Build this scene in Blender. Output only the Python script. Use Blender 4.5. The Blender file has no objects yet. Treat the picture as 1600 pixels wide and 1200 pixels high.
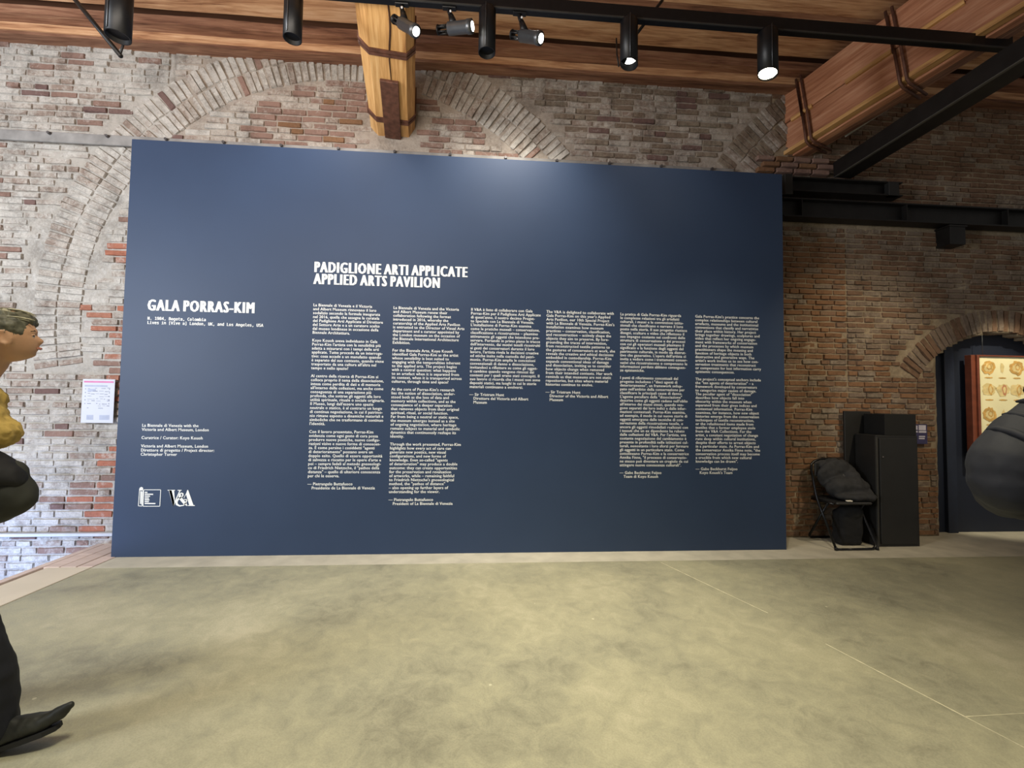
import bpy, bmesh, math, random, os
from math import sin, cos, pi, radians, sqrt, atan2
from mathutils import Vector, Matrix, Euler, noise
R_ = random.Random(7)
S = bpy.context.scene
COL = S.collection

# ------------------------------------------------------------------ camera
CAM_H = 1.4
F_PX = 697.33
YAW, PITCH, ROLL = radians(-4.2524), radians(2.3967), radians(-0.7816)
cam_d = bpy.data.cameras.new('camera'); cam = bpy.data.objects.new('camera', cam_d); COL.objects.link(cam)
cam_d.sensor_fit = 'HORIZONTAL'; cam_d.sensor_width = 36.0; cam_d.lens = F_PX / 1600 * 36.0
cam_d.clip_start = 0.05
RC = Matrix.Rotation(YAW, 3, 'Z') @ Matrix.Rotation(PITCH, 3, 'X') @ Matrix.Rotation(ROLL, 3, 'Y')
M = (RC @ Matrix.Rotation(pi / 2, 3, 'X')).to_4x4(); M.translation = Vector((0, 0, CAM_H))
cam.matrix_world = M
S.camera = cam

def at(px, py, Y):                       # the point of the photographed place on the plane y = Y
    d = RC @ Vector(((px - 800) / F_PX, 1, -(py - 600) / F_PX)); t = Y / d.y
    return Vector((d.x * t, Y, CAM_H + d.z * t))
def atz(px, py, Z=0.0):
    d = RC @ Vector(((px - 800) / F_PX, 1, -(py - 600) / F_PX)); t = (Z - CAM_H) / d.z
    return Vector((d.x * t, d.y * t, Z))

# ------------------------------------------------------------------ world, lights, exposure
w = bpy.data.worlds.new('world'); S.world = w; w.use_nodes = True
w.node_tree.nodes['Background'].inputs[0].default_value = (0.93, 0.90, 0.84, 1)
w.node_tree.nodes['Background'].inputs[1].default_value = 0.16
S.view_settings.view_transform = 'Standard'; S.view_settings.look = 'None'
S.view_settings.gamma = 1.0; S.view_settings.use_curve_mapping = False
S.view_settings.exposure = 0.35
S.cycles.max_bounces = 5; S.cycles.diffuse_bounces = 3; S.cycles.glossy_bounces = 2
S.cycles.use_denoising = True

def aim(o, target):
    o.rotation_euler = (Vector(target) - o.location).to_track_quat('-Z', 'Y').to_euler()
def area_light(name, loc, target, size, power, color, size_y=None):
    l = bpy.data.lights.new(name, 'AREA'); l.energy = power; l.color = color; l.size = size
    if size_y: l.shape = 'RECTANGLE'; l.size_y = size_y
    o = bpy.data.objects.new(name, l); COL.objects.link(o); o.location = loc; aim(o, target); return o
def spot_light(name, loc, target, deg, blend, power, color, rad=0.05):
    l = bpy.data.lights.new(name, 'SPOT'); l.energy = power; l.color = color
    l.spot_size = radians(deg); l.spot_blend = blend; l.shadow_soft_size = rad
    o = bpy.data.objects.new(name, l); COL.objects.link(o); o.location = loc; aim(o, target); return o
# daylight from a doorway to the left, unseen gallery lamps, an added bounce fill
area_light('doorway_daylight', (-5.6, 0.2, 2.4), (-4.4, 4.6, 2.3), 1.6, 255, (0.86, 0.92, 1.0), 2.4)
spot_light('panel_wash_lamp', (0.35, 3.45, 4.95), (0.15, 4.2, 2.75), 84, 1.0, 290, (1.0, 0.95, 0.85), .12)
spot_light('panel_wash_lamp', (1.75, 3.45, 4.95), (1.7, 4.2, 2.9), 66, 1.0, 28, (1.0, 0.95, 0.85), .12)
spot_light('panel_wash_lamp', (-1.45, 3.45, 4.95), (-1.5, 4.2, 2.6), 84, 1.0, 120, (0.95, 0.96, 0.96), .12)
spot_light('floor_wash_lamp', (-0.6, 0.9, 4.9), (-0.7, 1.9, 0), 82, 1.0, 480, (1.0, 0.95, 0.76), 0.5)
spot_light('floor_spot_lamp', (0.9, 1.3, 4.8), (0.9, 2.2, 0), 62, 1.0, 430, (1.0, 0.93, 0.68), 0.15)
spot_light('wall_spot_lamp', (4.7, 1.7, 4.1), (4.05, 4.6, 1.35), 50, 1.0, 230, (1.0, 0.84, 0.58), 0.08)
spot_light('picture_lamp', (5.6, 2.9, 3.9), (5.95, 4.6, 1.4), 30, 0.5, 300, (1.0, 0.90, 0.66), 0.04)
area_light('recess_lamp', (-4.5, 3.7, -0.12), (-4.3, 4.6, -0.1), 0.5, 13, (0.35, 0.52, 1.0), 0.2)
area_light('ceiling_bounce_fill', (-1.6, 1.8, 3.2), (-1.4, 4.3, 5.1), 2.4, 46, (1.0, 0.90, 0.78), 0.8)  # added unseen light, stands in for bounce on ceiling and upper wall

# ------------------------------------------------------------------ helpers
def link(o, parent=None):
    COL.objects.link(o)
    if parent is not None: o.parent = parent
    return o
def mesh_obj(name, bm, mat, parent=None, smooth=False):
    me = bpy.data.meshes.new(name); bm.normal_update(); bm.to_mesh(me); bm.free()
    if smooth:
        for p in me.polygons: p.use_smooth = True
    for m in (mat if isinstance(mat, (list, tuple)) else [mat]): me.materials.append(m)
    return link(bpy.data.objects.new(name, me), parent)
def tag(o, label, cat, group=None):
    o['label'] = label; o['category'] = cat
    if group: o['group'] = group
    return o
def thing(name, loc, label, cat, group=None, rz=0):
    o = bpy.data.objects.new(name, None); o.empty_display_size = .1; COL.objects.link(o)
    o.location = loc; o.rotation_euler = (0, 0, rz)
    return tag(o, label, cat, group)
def structure(o): o['kind'] = 'structure'; return o

def box(bm, lo, hi, bev=0.0, mi=0, M=None):
    c = [(a + b) / 2 for a, b in zip(lo, hi)]; s = [abs(b - a) for a, b in zip(lo, hi)]
    m = Matrix.Translation(c) @ Matrix.Diagonal((*s, 1))
    if M is not None: m = M @ m
    r = bmesh.ops.create_cube(bm, size=1, matrix=m)
    vs = r['verts']
    if bev > 0:
        es = list({e for v in vs for e in v.link_edges})
        r2 = bmesh.ops.bevel(bm, geom=es, offset=bev, segments=1, affect='EDGES')
    if mi:
        for v in vs:
            if v.is_valid:
                for f in v.link_faces: f.material_index = mi
def nbox(name, lo, hi, mat, parent=None, bev=0.004):
    bm = bmesh.new(); box(bm, lo, hi, bev); return mesh_obj(name, bm, mat, parent)
def frame_from(d):
    d = Vector(d).normalized(); up = Vector((0, 0, 1)) if abs(d.z) < .99 else Vector((0, 1, 0))
    r = d.cross(up).normalized(); u = r.cross(d).normalized(); return r, u, d
def tube(bm, pts, rad, seg=10, closed=False, cap=True):
    pts = [Vector(p) for p in pts]; n = len(pts); rads = rad if isinstance(rad, (list, tuple)) else [rad] * n
    rings = []; pr = None
    for i, p in enumerate(pts):
        a = pts[i - 1] if (i > 0 or closed) else p; b = pts[(i + 1) % n] if (i < n - 1 or closed) else p
        d = (b - a).normalized()
        if pr is None: r, u, _ = frame_from(d)
        else:
            u = (pr - d * pr.dot(d)).normalized(); r = d.cross(u)
        pr = u
        rings.append([bm.verts.new(p + (r * cos(2 * pi * k / seg) + u * sin(2 * pi * k / seg)) * rads[i]) for k in range(seg)])
    for i in range(n if closed else n - 1):
        A, B = rings[i], rings[(i + 1) % n]
        for k in range(seg):
            bm.faces.new((A[k], A[(k + 1) % seg], B[(k + 1) % seg], B[k]))
    if cap and not closed:
        bm.faces.new(rings[0][::-1]); bm.faces.new(rings[-1])
def ntube(name, pts, rad, mat, parent=None, seg=10, closed=False):
    bm = bmesh.new(); tube(bm, pts, rad, seg, closed); bmesh.ops.recalc_face_normals(bm, faces=bm.faces)
    return mesh_obj(name, bm, mat, parent, True)
def round_path(pts, r, n=5):
    pts = [Vector(p) for p in pts]; out = [pts[0]]
    for i in range(1, len(pts) - 1):
        a, b, c = pts[i - 1], pts[i], pts[i + 1]
        p = b + (a - b).normalized() * min(r, (a - b).length * .45); q = b + (c - b).normalized() * min(r, (c - b).length * .45)
        for k in range(n + 1):
            t = k / n; out.append(p * (1 - t) ** 2 + b * 2 * t * (1 - t) + q * t * t)
    out.append(pts[-1]); return out
def poly(bm, pts, y0, y1, mi=0):          # prism: outline in X,Z between two Y
    a = [bm.verts.new((x, y0, z)) for x, z in pts]; b = [bm.verts.new((x, y1, z)) for x, z in pts]
    n = len(pts); fs = [bm.faces.new(a), bm.faces.new(b[::-1])]
    for i in range(n): fs.append(bm.faces.new((a[i], b[i], b[(i + 1) % n], a[(i + 1) % n])))
    for f in fs: f.material_index = mi

# ------------------------------------------------------------------ materials
def new_mat(name):
    m = bpy.data.materials.new(name); m.use_nodes = True; nt = m.node_tree
    return m, nt, nt.nodes['Principled BSDF']
def N(nt, t, **kw):
    n = nt.nodes.new(t)
    for k, v in kw.items():
        if k.startswith('i_'): n.inputs[k[2:]].default_value = v
        else: setattr(n, k, v)
    return n
def ramp(nt, stops):
    r = nt.nodes.new('ShaderNodeValToRGB'); el = r.color_ramp.elements
    while len(el) > 1: el.remove(el[-1])
    el[0].position = stops[0][0]; el[0].color = (*stops[0][1], 1)
    for p, c in stops[1:]: e = el.new(p); e.color = (*c, 1)
    return r
def plain(name, col, rough=.6, metal=0.0, var=0.12, scale=14, bump=0.0, spec=None):
    m, nt, b = new_mat(name); L = nt.links.new
    tc = N(nt, 'ShaderNodeTexCoord'); no = N(nt, 'ShaderNodeTexNoise'); no.inputs['Scale'].default_value = scale; no.inputs['Detail'].default_value = 5
    L(tc.outputs['Object'], no.inputs['Vector'])
    r = ramp(nt, [(.3, tuple(c * (1 - var) for c in col)), (.7, tuple(min(1, c * (1 + var)) for c in col))])
    L(no.outputs['Fac'], r.inputs[0]); L(r.outputs[0], b.inputs['Base Color'])
    b.inputs['Roughness'].default_value = rough; b.inputs['Metallic'].default_value = metal
    if spec is not None: b.inputs['Specular IOR Level'].default_value = spec
    if bump:
        bp = N(nt, 'ShaderNodeBump'); bp.inputs['Strength'].default_value = bump; bp.inputs['Distance'].default_value = .004
        L(no.outputs['Fac'], bp.inputs['Height']); L(bp.outputs[0], b.inputs['Normal'])
    return m
def emit(name, col, s):
    m, nt, b = new_mat(name); b.inputs['Emission Color'].default_value = (*col, 1); b.inputs['Emission Strength'].default_value = s
    b.inputs['Base Color'].default_value = (*col, 1); return m
def brick_mat(name, c1, c2, wash, amount, rough=.92, grime=.35):
    # fired clay under a lime wash worn away in patches, with soot and crumbs
    m, nt, b = new_mat(name); L = nt.links.new
    geo = N(nt, 'ShaderNodeNewGeometry'); oi = N(nt, 'ShaderNodeObjectInfo')
    def noi(sc, det, ro=.6, dist=0.0):
        n = N(nt, 'ShaderNodeTexNoise'); n.inputs['Scale'].default_value = sc; n.inputs['Detail'].default_value = det
        n.inputs['Roughness'].default_value = ro; n.inputs['Distortion'].default_value = dist; L(geo.outputs['Position'], n.inputs['Vector']); return n.outputs['Fac']
    def ma(a_, k, c_):
        n = N(nt, 'ShaderNodeMath', operation='MULTIPLY_ADD'); L(a_, n.inputs[0]); n.inputs[1].default_value = k
        if isinstance(c_, float): n.inputs[2].default_value = c_
        else: L(c_, n.inputs[2])
        return n.outputs[0]
    def mix(f, A, C, blend='MIX'):
        n = N(nt, 'ShaderNodeMix', data_type='RGBA', blend_type=blend)
        for k, v in (('Factor', f), ('A', A), ('B', C)):
            if isinstance(v, (tuple, float)): n.inputs[k].default_value = (*v, 1) if isinstance(v, tuple) else v
            else: L(v, n.inputs[k])
        return n.outputs['Result']
    nb, nf, nl, ns, ng = noi(11, 9, .72, .4), noi(75, 8, .7), noi(1.4, 3), noi(34, 9, .78, .3), noi(3.2, 7, .7, .5)
    clay = mix(ma(oi.outputs['Random'], .55, ma(nf, .9, -.22)), c1, c2)
    m_ = ma(nb, .9, ma(ns, .55, ma(nl, .45, ma(oi.outputs['Random'], .12, -.50))))
    c0 = .78 - .55 * (amount - .3)
    rr = ramp(nt, [(max(0.0, c0 - .10), (0, 0, 0)), (min(1, c0 + .03), (.75, .75, .75)), (min(1, c0 + .13), (1, 1, 1))]); L(m_, rr.inputs[0])
    wr = ramp(nt, [(.30, tuple(c * .50 for c in wash)), (.48, tuple(c * .86 for c in wash)), (.66, tuple(min(.85, c * 1.12) for c in wash))]); L(ma(nf, .55, ma(nb, .45, .0)), wr.inputs[0])
    col = mix(rr.outputs[0], clay, wr.outputs[0])
    gr = ramp(nt, [(.36, (1 - grime * 1.25,) * 3), (.52, (1, 1, 1)), (.7, (1.06, 1.06, 1.06))]); L(ma(ng, .6, ma(ns, .4, .0)), gr.inputs[0])
    col = mix(1.0, col, gr.outputs[0], 'MULTIPLY')
    L(col, b.inputs['Base Color']); b.inputs['Roughness'].default_value = rough; b.inputs['Specular IOR Level'].default_value = .2
    bp = N(nt, 'ShaderNodeBump'); bp.inputs['Strength'].default_value = 1.0; bp.inputs['Distance'].default_value = .013
    L(ma(nb, .7, ma(ns, .8, ma(nf, .35, .0))), bp.inputs['Height']); L(bp.outputs[0], b.inputs['Normal'])
    return m
def wood_mat(name, stops, rough=.65, sc=1.0, knots=True):
    m, nt, b = new_mat(name); L = nt.links.new
    tc = N(nt, 'ShaderNodeTexCoord'); oi = N(nt, 'ShaderNodeObjectInfo'); mp = N(nt, 'ShaderNodeMapping')
    mp.inputs['Scale'].default_value = (.55 * sc, 7 * sc, 7 * sc)
    cx = N(nt, 'ShaderNodeCombineXYZ'); mu = N(nt, 'ShaderNodeMath', operation='MULTIPLY'); mu.inputs[1].default_value = 37
    L(oi.outputs['Random'], mu.inputs[0]); [L(mu.outputs[0], cx.inputs[i]) for i in range(3)]
    L(tc.outputs['Object'], mp.inputs['Vector']); L(cx.outputs[0], mp.inputs['Location'])
    n1 = N(nt, 'ShaderNodeTexNoise'); n1.inputs['Scale'].default_value = 1.5; n1.inputs['Detail'].default_value = 8; n1.inputs['Roughness'].default_value = .62; n1.inputs['Distortion'].default_value = .9
    L(mp.outputs[0], n1.inputs['Vector'])
    n2 = N(nt, 'ShaderNodeTexNoise'); n2.inputs['Scale'].default_value = 9; n2.inputs['Detail'].default_value = 4; L(mp.outputs[0], n2.inputs['Vector'])
    a = N(nt, 'ShaderNodeMath', operation='MULTIPLY_ADD'); a.inputs[1].default_value = .3; L(n2.outputs['Fac'], a.inputs[0])
    s = N(nt, 'ShaderNodeMath', operation='MULTIPLY'); s.inputs[1].default_value = .7; L(n1.outputs['Fac'], s.inputs[0]); L(s.outputs[0], a.inputs[2])
    r = ramp(nt, stops); L(a.outputs[0], r.inputs[0])
    hs = N(nt, 'ShaderNodeHueSaturation'); L(r.outputs[0], hs.inputs['Color'])
    v = N(nt, 'ShaderNodeMath', operation='MULTIPLY_ADD'); v.inputs[1].default_value = .45; v.inputs[2].default_value = .78; L(oi.outputs['Random'], v.inputs[0]); L(v.outputs[0], hs.inputs['Value'])
    L(hs.outputs[0], b.inputs['Base Color']); b.inputs['Roughness'].default_value = rough
    bp = N(nt, 'ShaderNodeBump'); bp.inputs['Strength'].default_value = .5; bp.inputs['Distance'].default_value = .006
    L(a.outputs[0], bp.inputs['Height']); L(bp.outputs[0], b.inputs['Normal'])
    return m

W_DARKW = wood_mat('shaded_board_wood', [(.2, (.05, .02, .01)), (.8, (.16, .07, .035))])  # wood darkened to carry the shade of the ceiling gap
LIME = (.52, .47, .40); LIMEC = (.47, .395, .335); LIMER = (.30, .235, .165)
B = dict(
    washed=brick_mat('washed_brick', (.35, .26, .21), (.31, .235, .19), (.56, .50, .435), .80),
    pale=brick_mat('pale_brick', (.43, .36, .305), (.39, .325, .275), (.62, .575, .515), .9),
    rose=brick_mat('rose_brick', (.33, .20, .155), (.27, .175, .14), (.47, .39, .34), .52),
    red=brick_mat('red_brick', (.46, .165, .10), (.40, .19, .13), (.60, .49, .42), .50),
    dark=brick_mat('dark_brick', (.17, .10, .09), (.22, .14, .12), (.42, .36, .32), .45),
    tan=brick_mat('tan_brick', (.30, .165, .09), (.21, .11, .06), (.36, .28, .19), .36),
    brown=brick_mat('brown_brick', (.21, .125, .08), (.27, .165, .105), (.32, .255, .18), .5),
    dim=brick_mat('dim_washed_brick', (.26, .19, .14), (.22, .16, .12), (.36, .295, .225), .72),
)
MORT = brick_mat('lime_mortar', (.50, .455, .40), (.45, .41, .36), (.60, .565, .52), .7)
MORTC = brick_mat('worn_mortar', (.41, .345, .285), (.45, .38, .32), (.52, .455, .39), .6)
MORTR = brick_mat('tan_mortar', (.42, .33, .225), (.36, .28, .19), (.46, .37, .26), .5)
W_DECK = wood_mat('deck_wood', [(.33, (.12, .045, .02)), (.42, (.34, .16, .075)), (.53, (.52, .29, .15)), (.66, (.66, .43, .26))])
W_PLATE = wood_mat('plate_wood', [(.33, (.06, .022, .012)), (.44, (.20, .085, .045)), (.54, (.31, .15, .085)), (.66, (.45, .26, .15))])
W_BEAM = wood_mat('beam_wood', [(.32, (.20, .08, .025)), (.42, (.46, .23, .075)), (.53, (.62, .35, .13)), (.66, (.74, .47, .21))])
W_RED = wood_mat('red_beam_wood', [(.32, (.14, .045, .022)), (.42, (.32, .125, .06)), (.53, (.43, .19, .10)), (.66, (.54, .29, .17))])
W_PALE = wood_mat('pale_board_wood', [(.2, (.42, .32, .25)), (.5, (.58, .47, .38)), (.8, (.68, .58, .48))])
IRON = plain('rusted_iron', (.13, .055, .035), .65, .2, .35, 22, .3)
STEEL = plain('black_steel', (.012, .0105, .010), .5, .3, .3, 9)
BLACK = plain('black_paint', (.005, .005, .006), .42, 0, .3, 30, 0, .35)
BLACKM = plain('matt_black_board', (.013, .0125, .012), .55, 0, .15, 6)
GREYM = plain('grey_lamp_metal', (.10, .105, .115), .35, .7, .1, 30)
BAND = plain('grey_iron_band', (.27, .255, .24), .7, .1, .25, 7, .3)
BOLT = plain('bolt_iron', (.12, .11, .11), .5, .6, .2, 30)
NAVY = plain('navy_paint', (.028, .049, .100), .52, 0, .03, 3, 0, .34)
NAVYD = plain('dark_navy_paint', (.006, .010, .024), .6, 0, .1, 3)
WHITE = plain('white_vinyl', (.90, .90, .86), .6, 0, .02, 5)
LENS = emit('lamp_lens_glow', (1.0, .98, .9), 9)
LENSW = emit('warm_lamp_glow', (1.0, .90, .60), 30)

def floor_mat():
    m, nt, b = new_mat('polished_concrete'); L = nt.links.new
    g = N(nt, 'ShaderNodeNewGeometry'); mp = N(nt, 'ShaderNodeMapping'); mp.inputs['Scale'].default_value = (1, 1, 1); mp.inputs['Rotation'].default_value = (0, 0, .5)
    L(g.outputs['Position'], mp.inputs[0])
    n1 = N(nt, 'ShaderNodeTexNoise'); n1.inputs['Scale'].default_value = .9; n1.inputs['Detail'].default_value = 5; n1.inputs['Distortion'].default_value = .5
    n2 = N(nt, 'ShaderNodeTexNoise'); n2.inputs['Scale'].default_value = 8; n2.inputs['Detail'].default_value = 12; n2.inputs['Roughness'].default_value = .8; n2.inputs['Distortion'].default_value = .6
    n3 = N(nt, 'ShaderNodeTexNoise'); n3.inputs['Scale'].default_value = 130; n3.inputs['Detail'].default_value = 2
    vo = N(nt, 'ShaderNodeTexVoronoi'); vo.inputs['Scale'].default_value = 7
    for n in (n1, n2, n3, vo): L(mp.outputs[0], n.inputs['Vector'])
    a = N(nt, 'ShaderNodeMath', operation='MULTIPLY_ADD'); a.inputs[1].default_value = .55; L(n1.outputs['Fac'], a.inputs[0])
    s = N(nt, 'ShaderNodeMath', operation='MULTIPLY'); s.inputs[1].default_value = .45; L(n2.outputs['Fac'], s.inputs[0]); L(s.outputs[0], a.inputs[2])
    r = ramp(nt, [(.36, (.20, .188, .132)), (.46, (.305, .288, .20)), (.54, (.375, .35, .235)), (.64, (.47, .43, .30))]); L(a.outputs[0], r.inputs[0])
    # small pale chips in the cement
    lt = N(nt, 'ShaderNodeMath', operation='LESS_THAN'); lt.inputs[1].default_value = .055; L(vo.outputs['Distance'], lt.inputs[0])
    rg = N(nt, 'ShaderNodeSeparateColor'); L(vo.outputs['Color'], rg.inputs[0]); gt = N(nt, 'ShaderNodeMath', operation='GREATER_THAN'); gt.inputs[1].default_value = .86; L(rg.outputs[0], gt.inputs[0])
    mm = N(nt, 'ShaderNodeMath', operation='MULTIPLY'); L(lt.outputs[0], mm.inputs[0]); L(gt.outputs[0], mm.inputs[1])
    m2 = N(nt, 'ShaderNodeMath', operation='MULTIPLY'); m2.inputs[1].default_value = .5; L(mm.outputs[0], m2.inputs[0])
    mx = N(nt, 'ShaderNodeMix', data_type='RGBA'); L(m2.outputs[0], mx.inputs['Factor']); L(r.outputs[0], mx.inputs['A']); mx.inputs['B'].default_value = (.72, .68, .5, 1)
    m3 = N(nt, 'ShaderNodeMix', data_type='RGBA', blend_type='MULTIPLY'); m3.inputs['Factor'].default_value = .6
    r3 = ramp(nt, [(.3, (.82, .82, .82)), (.6, (1.05, 1.05, 1.05))]); L(n3.outputs['Fac'], r3.inputs[0]); L(mx.outputs['Result'], m3.inputs['A']); L(r3.outputs[0], m3.inputs['B'])
    L(m3.outputs['Result'], b.inputs['Base Color'])
    rr = ramp(nt, [(.35, (.42,) * 3), (.65, (.62,) * 3)]); L(n2.outputs['Fac'], rr.inputs[0]); L(rr.outputs[0], b.inputs['Roughness'])
    bp = N(nt, 'ShaderNodeBump'); bp.inputs['Strength'].default_value = .25; bp.inputs['Distance'].default_value = .004; L(n2.outputs['Fac'], bp.inputs['Height']); L(bp.outputs[0], b.inputs['Normal'])
    return m
FLOOR = floor_mat()
PALECON = plain('pale_concrete', (.47, .43, .34), .75, 0, .14, 5, .2)
GRIT = plain('rough_stone', (.30, .32, .36), .9, 0, .5, 14, .9)

# ------------------------------------------------------------------ setting: floor
PX0, PX1, PH, PY = -3.185, 3.027, 3.75, 4.213
WY = 4.6
bm = bmesh.new(); box(bm, (-3.14, -2.5, -.2), (8.0, 3.955, 0))
flo = structure(mesh_obj('floor', bm, FLOOR))
JN = plain('pale_joint_filler', (.60, .55, .38), .6, 0, .2, 20)
def joint(a, b, wd=.006):
    a, b = Vector(a), Vector(b); d = (b - a).normalized(); n = Vector((-d.y, d.x, 0)) * wd / 2
    bm = bmesh.new(); vs = [bm.verts.new(v) for v in (a - n, b - n, b + n, a + n)]; vt = [bm.verts.new(v.co + Vector((0, 0, .0012))) for v in vs]
    bm.faces.new(vs[::-1]); bm.faces.new(vt)
    for i in range(4): bm.faces.new((vs[i], vs[(i + 1) % 4], vt[(i + 1) % 4], vt[i]))
    return mesh_obj('joint_strip', bm, JN, flo)
joint(atz(1033, 879), atz(1132, 926)); joint(atz(1132, 926), atz(1200, 958), .004); joint(atz(1290, 1006), atz(1508, 1120)); joint(atz(1508, 1120), atz(1600, 1170) + Vector((.05, -.15, 0)), .004)
joint(atz(1508, 1120), atz(1600, 1113) + Vector((.4, 0, 0)), .004)
bm = bmesh.new(); box(bm, (-3.14, 3.955, -.2), (8.0, 4.95, .001)); structure(mesh_obj('trim_1', bm, PALECON))
# boards along the left edge of the raised floor, open recess beyond them
brd = bpy.data.objects.new('trim_2', None); link(brd); structure(brd)
W_EDGE = wood_mat('pinkish_board_wood', [(.2, (.42, .32, .28)), (.5, (.56, .44, .38)), (.8, (.66, .55, .49))])
xs = [-3.53, -3.40, -3.27, -3.145]
for i in range(3): nbox('board', (xs[i] + .004, 3.98, -.05), (xs[i + 1] - .003, 4.6, .004 + .002 * (i % 2)), W_EDGE, brd)
nbox('board', (-3.49, 1.2, -.05), (-3.145, 3.975, .004), plain('cream_edge_board', (.62, .54, .42), .7, 0, .05, 3), brd)['label'] = 'wide cream edge board'
nbox('board', (-3.60, 1.2, -.06), (-3.535, 4.6, .002), W_EDGE, brd)
bm = bmesh.new(); box(bm, (-7.0, -2.5, -.75), (-3.14, 4.6, -.6)); structure(mesh_obj('floor_recess', bm, GRIT))
bm = bmesh.new(); box(bm, (-3.62, 1.2, -.6), (-3.5, 4.6, -.06)); structure(mesh_obj('trim_3', bm, GRIT))

# ------------------------------------------------------------------ setting: brick walls
A1C, A1I, A1O = (-1.35, 2.2), 2.50, 2.95
A2C, A2I, A2O = (5.41, 2.06), 3.05, 3.50
DC, DI, DO = (5.87, 1.07), 1.20, 1.46
def in_door(x, z, g=0):
    return 5.07 - g < x < 6.67 + g and (z < 1.96 or (z - DC[1]) ** 2 + (x - DC[0]) ** 2 < (DI + g) ** 2)
def ring(x, z):
    r1 = sqrt((x - A1C[0]) ** 2 + (z - A1C[1]) ** 2)
    if A1I - .02 < r1 < A1O + .02 and z > 1.65: return 1
    r2 = sqrt((x - A2C[0]) ** 2 + (z - A2C[1]) ** 2)
    if A2I - .02 < r2 < A2O + .02 and z > 2.0: return 2
    r3 = sqrt((x - DC[0]) ** 2 + (z - DC[1]) ** 2)
    if DI < r3 < DO + .02 and z > 1.75: return 3
    return 0
def wall_mesh(name, x0, x1, z0, z1, mat, amp):
    st = .035; nx = int((x1 - x0) / st) + 1; nz = int((z1 - z0) / st) + 1
    vs, fs = [], []
    for j in range(nz + 1):
        for i in range(nx + 1):
            x = x0 + (x1 - x0) * i / nx; z = z0 + (z1 - z0) * j / nz
            p = Vector((x * 6, 0, z * 6))
            y = WY + .004 - amp * (noise.noise(p) + .6 * noise.noise(p * 3.1) + .4 * noise.noise(p * .25)) 
            vs.append((x, y, z))
    for j in range(nz):
        for i in range(nx):
            a = j * (nx + 1) + i; cx = x0 + (x1 - x0) * (i + .5) / nx; cz = z0 + (z1 - z0) * (j + .5) / nz
            if in_door(cx, cz): continue
            fs.append((a, a + 1, a + nx + 2, a + nx + 1))
    me = bpy.data.meshes.new(name); me.from_pydata(vs, [], fs); me.materials.append(mat)
    for p in me.polygons: p.use_smooth = True
    o = bpy.data.objects.new(name, me); link(o)
    md = o.modifiers.new('thickness', 'SOLIDIFY'); md.thickness = .3; md.offset = -1
    return structure(o)
WL = wall_mesh('wall_left', -6.2, -3.1, -.62, 5.0, MORT, .011)
WC = wall_mesh('wall_back', -3.1, 3.2, 0, 5.0, MORTC, .010)
WR = wall_mesh('wall_right', 3.2, 8.0, 0, 5.2, MORTR, .010)

def rough_brick(seed):                       # unit brick (1 x 1 x 1), crisp worn arrises round an uneven face
    rr = random.Random(seed); bm = bmesh.new()
    X = [-.5, -.475, -.17 + rr.uniform(-.08, .08), .17 + rr.uniform(-.08, .08), .475, .5]; Z = [-.5, -.40, .40, .5]; g = []
    for j, z in enumerate(Z):
        row = []
        for i, x in enumerate(X):
            e = (i in (0, 5)) or (j in (0, 3)); co = (i in (0, 1, 4, 5)) and (j in (0, 1, 2, 3))
            y = -.5 + (rr.uniform(.22, .40) if e else rr.uniform(-.09, .09))
            xx = x * (rr.uniform(.97, 1.0)); zz = z * (rr.uniform(.86, 1.0) if e else rr.uniform(.93, 1.05))
            if i in (0, 5) and j in (0, 3): xx *= .975; zz *= .9
            row.append(bm.verts.new((xx, y, zz)))
        g.append(row)
    for j in range(3):
        for i in range(5): bm.faces.new((g[j][i], g[j][i + 1], g[j + 1][i + 1], g[j + 1][i]))
    rim = [g[0][i] for i in range(6)] + [g[1][5], g[2][5]] + [g[3][i] for i in range(5, -1, -1)] + [g[2][0], g[1][0]]
    bk = [bm.verts.new((v.co.x, .5, v.co.z)) for v in rim]; n = len(rim)
    for i in range(n): bm.faces.new((rim[i], bk[i], bk[(i + 1) % n], rim[(i + 1) % n]))
    me = bpy.data.meshes.new('brick'); bm.normal_update(); bm.to_mesh(me); bm.free(); me.materials.append(B['pale'])
    return me
BM = [rough_brick(i) for i in range(14)]
RB = random.Random(11)
bricks = {'L': [], 'C': [], 'R': []}
def put(reg, x, z, lx, hz, ang, mat, proud):
    bricks[reg].append((x, z, lx, hz, ang, mat, proud))
def choose(x, z, kind):
    u = RB.random(); nz_ = noise.noise(Vector((x * 1.1, 3, z * 1.1)))
    if kind == 'L':
        if x > -3.84 and z < 2.9:            # the redder pier beside the panel
            s = noise.noise(Vector((x * 2, 9, z * 2.2)))
            if s > -.05: return 'red' if u < .5 else ('rose' if u < .8 else 'washed')
            return 'pale' if u < .55 else 'washed'
        if u < .025: return 'dark'
        if u < .07: return 'rose'
        return 'washed' if (u < .30 + .3 * nz_) else 'pale'
    if kind == 'C':
        r1 = sqrt((x - A1C[0]) ** 2 + (z - A1C[1]) ** 2)
        if r1 < A1I and -2.35 < x: return 'rose' if u < .60 else ('washed' if u < .93 else 'tan')
        if x > -.7:
            if u < .05: return 'dark'
            return 'washed' if u < .62 else 'dim'
        return 'washed' if u < .55 else ('pale' if u < .93 else 'dark')
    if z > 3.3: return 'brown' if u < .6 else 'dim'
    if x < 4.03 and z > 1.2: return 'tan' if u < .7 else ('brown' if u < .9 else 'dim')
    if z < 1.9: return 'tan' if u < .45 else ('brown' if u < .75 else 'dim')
    return 'dim' if u < .5 + .3 * nz_ else 'brown'
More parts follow.
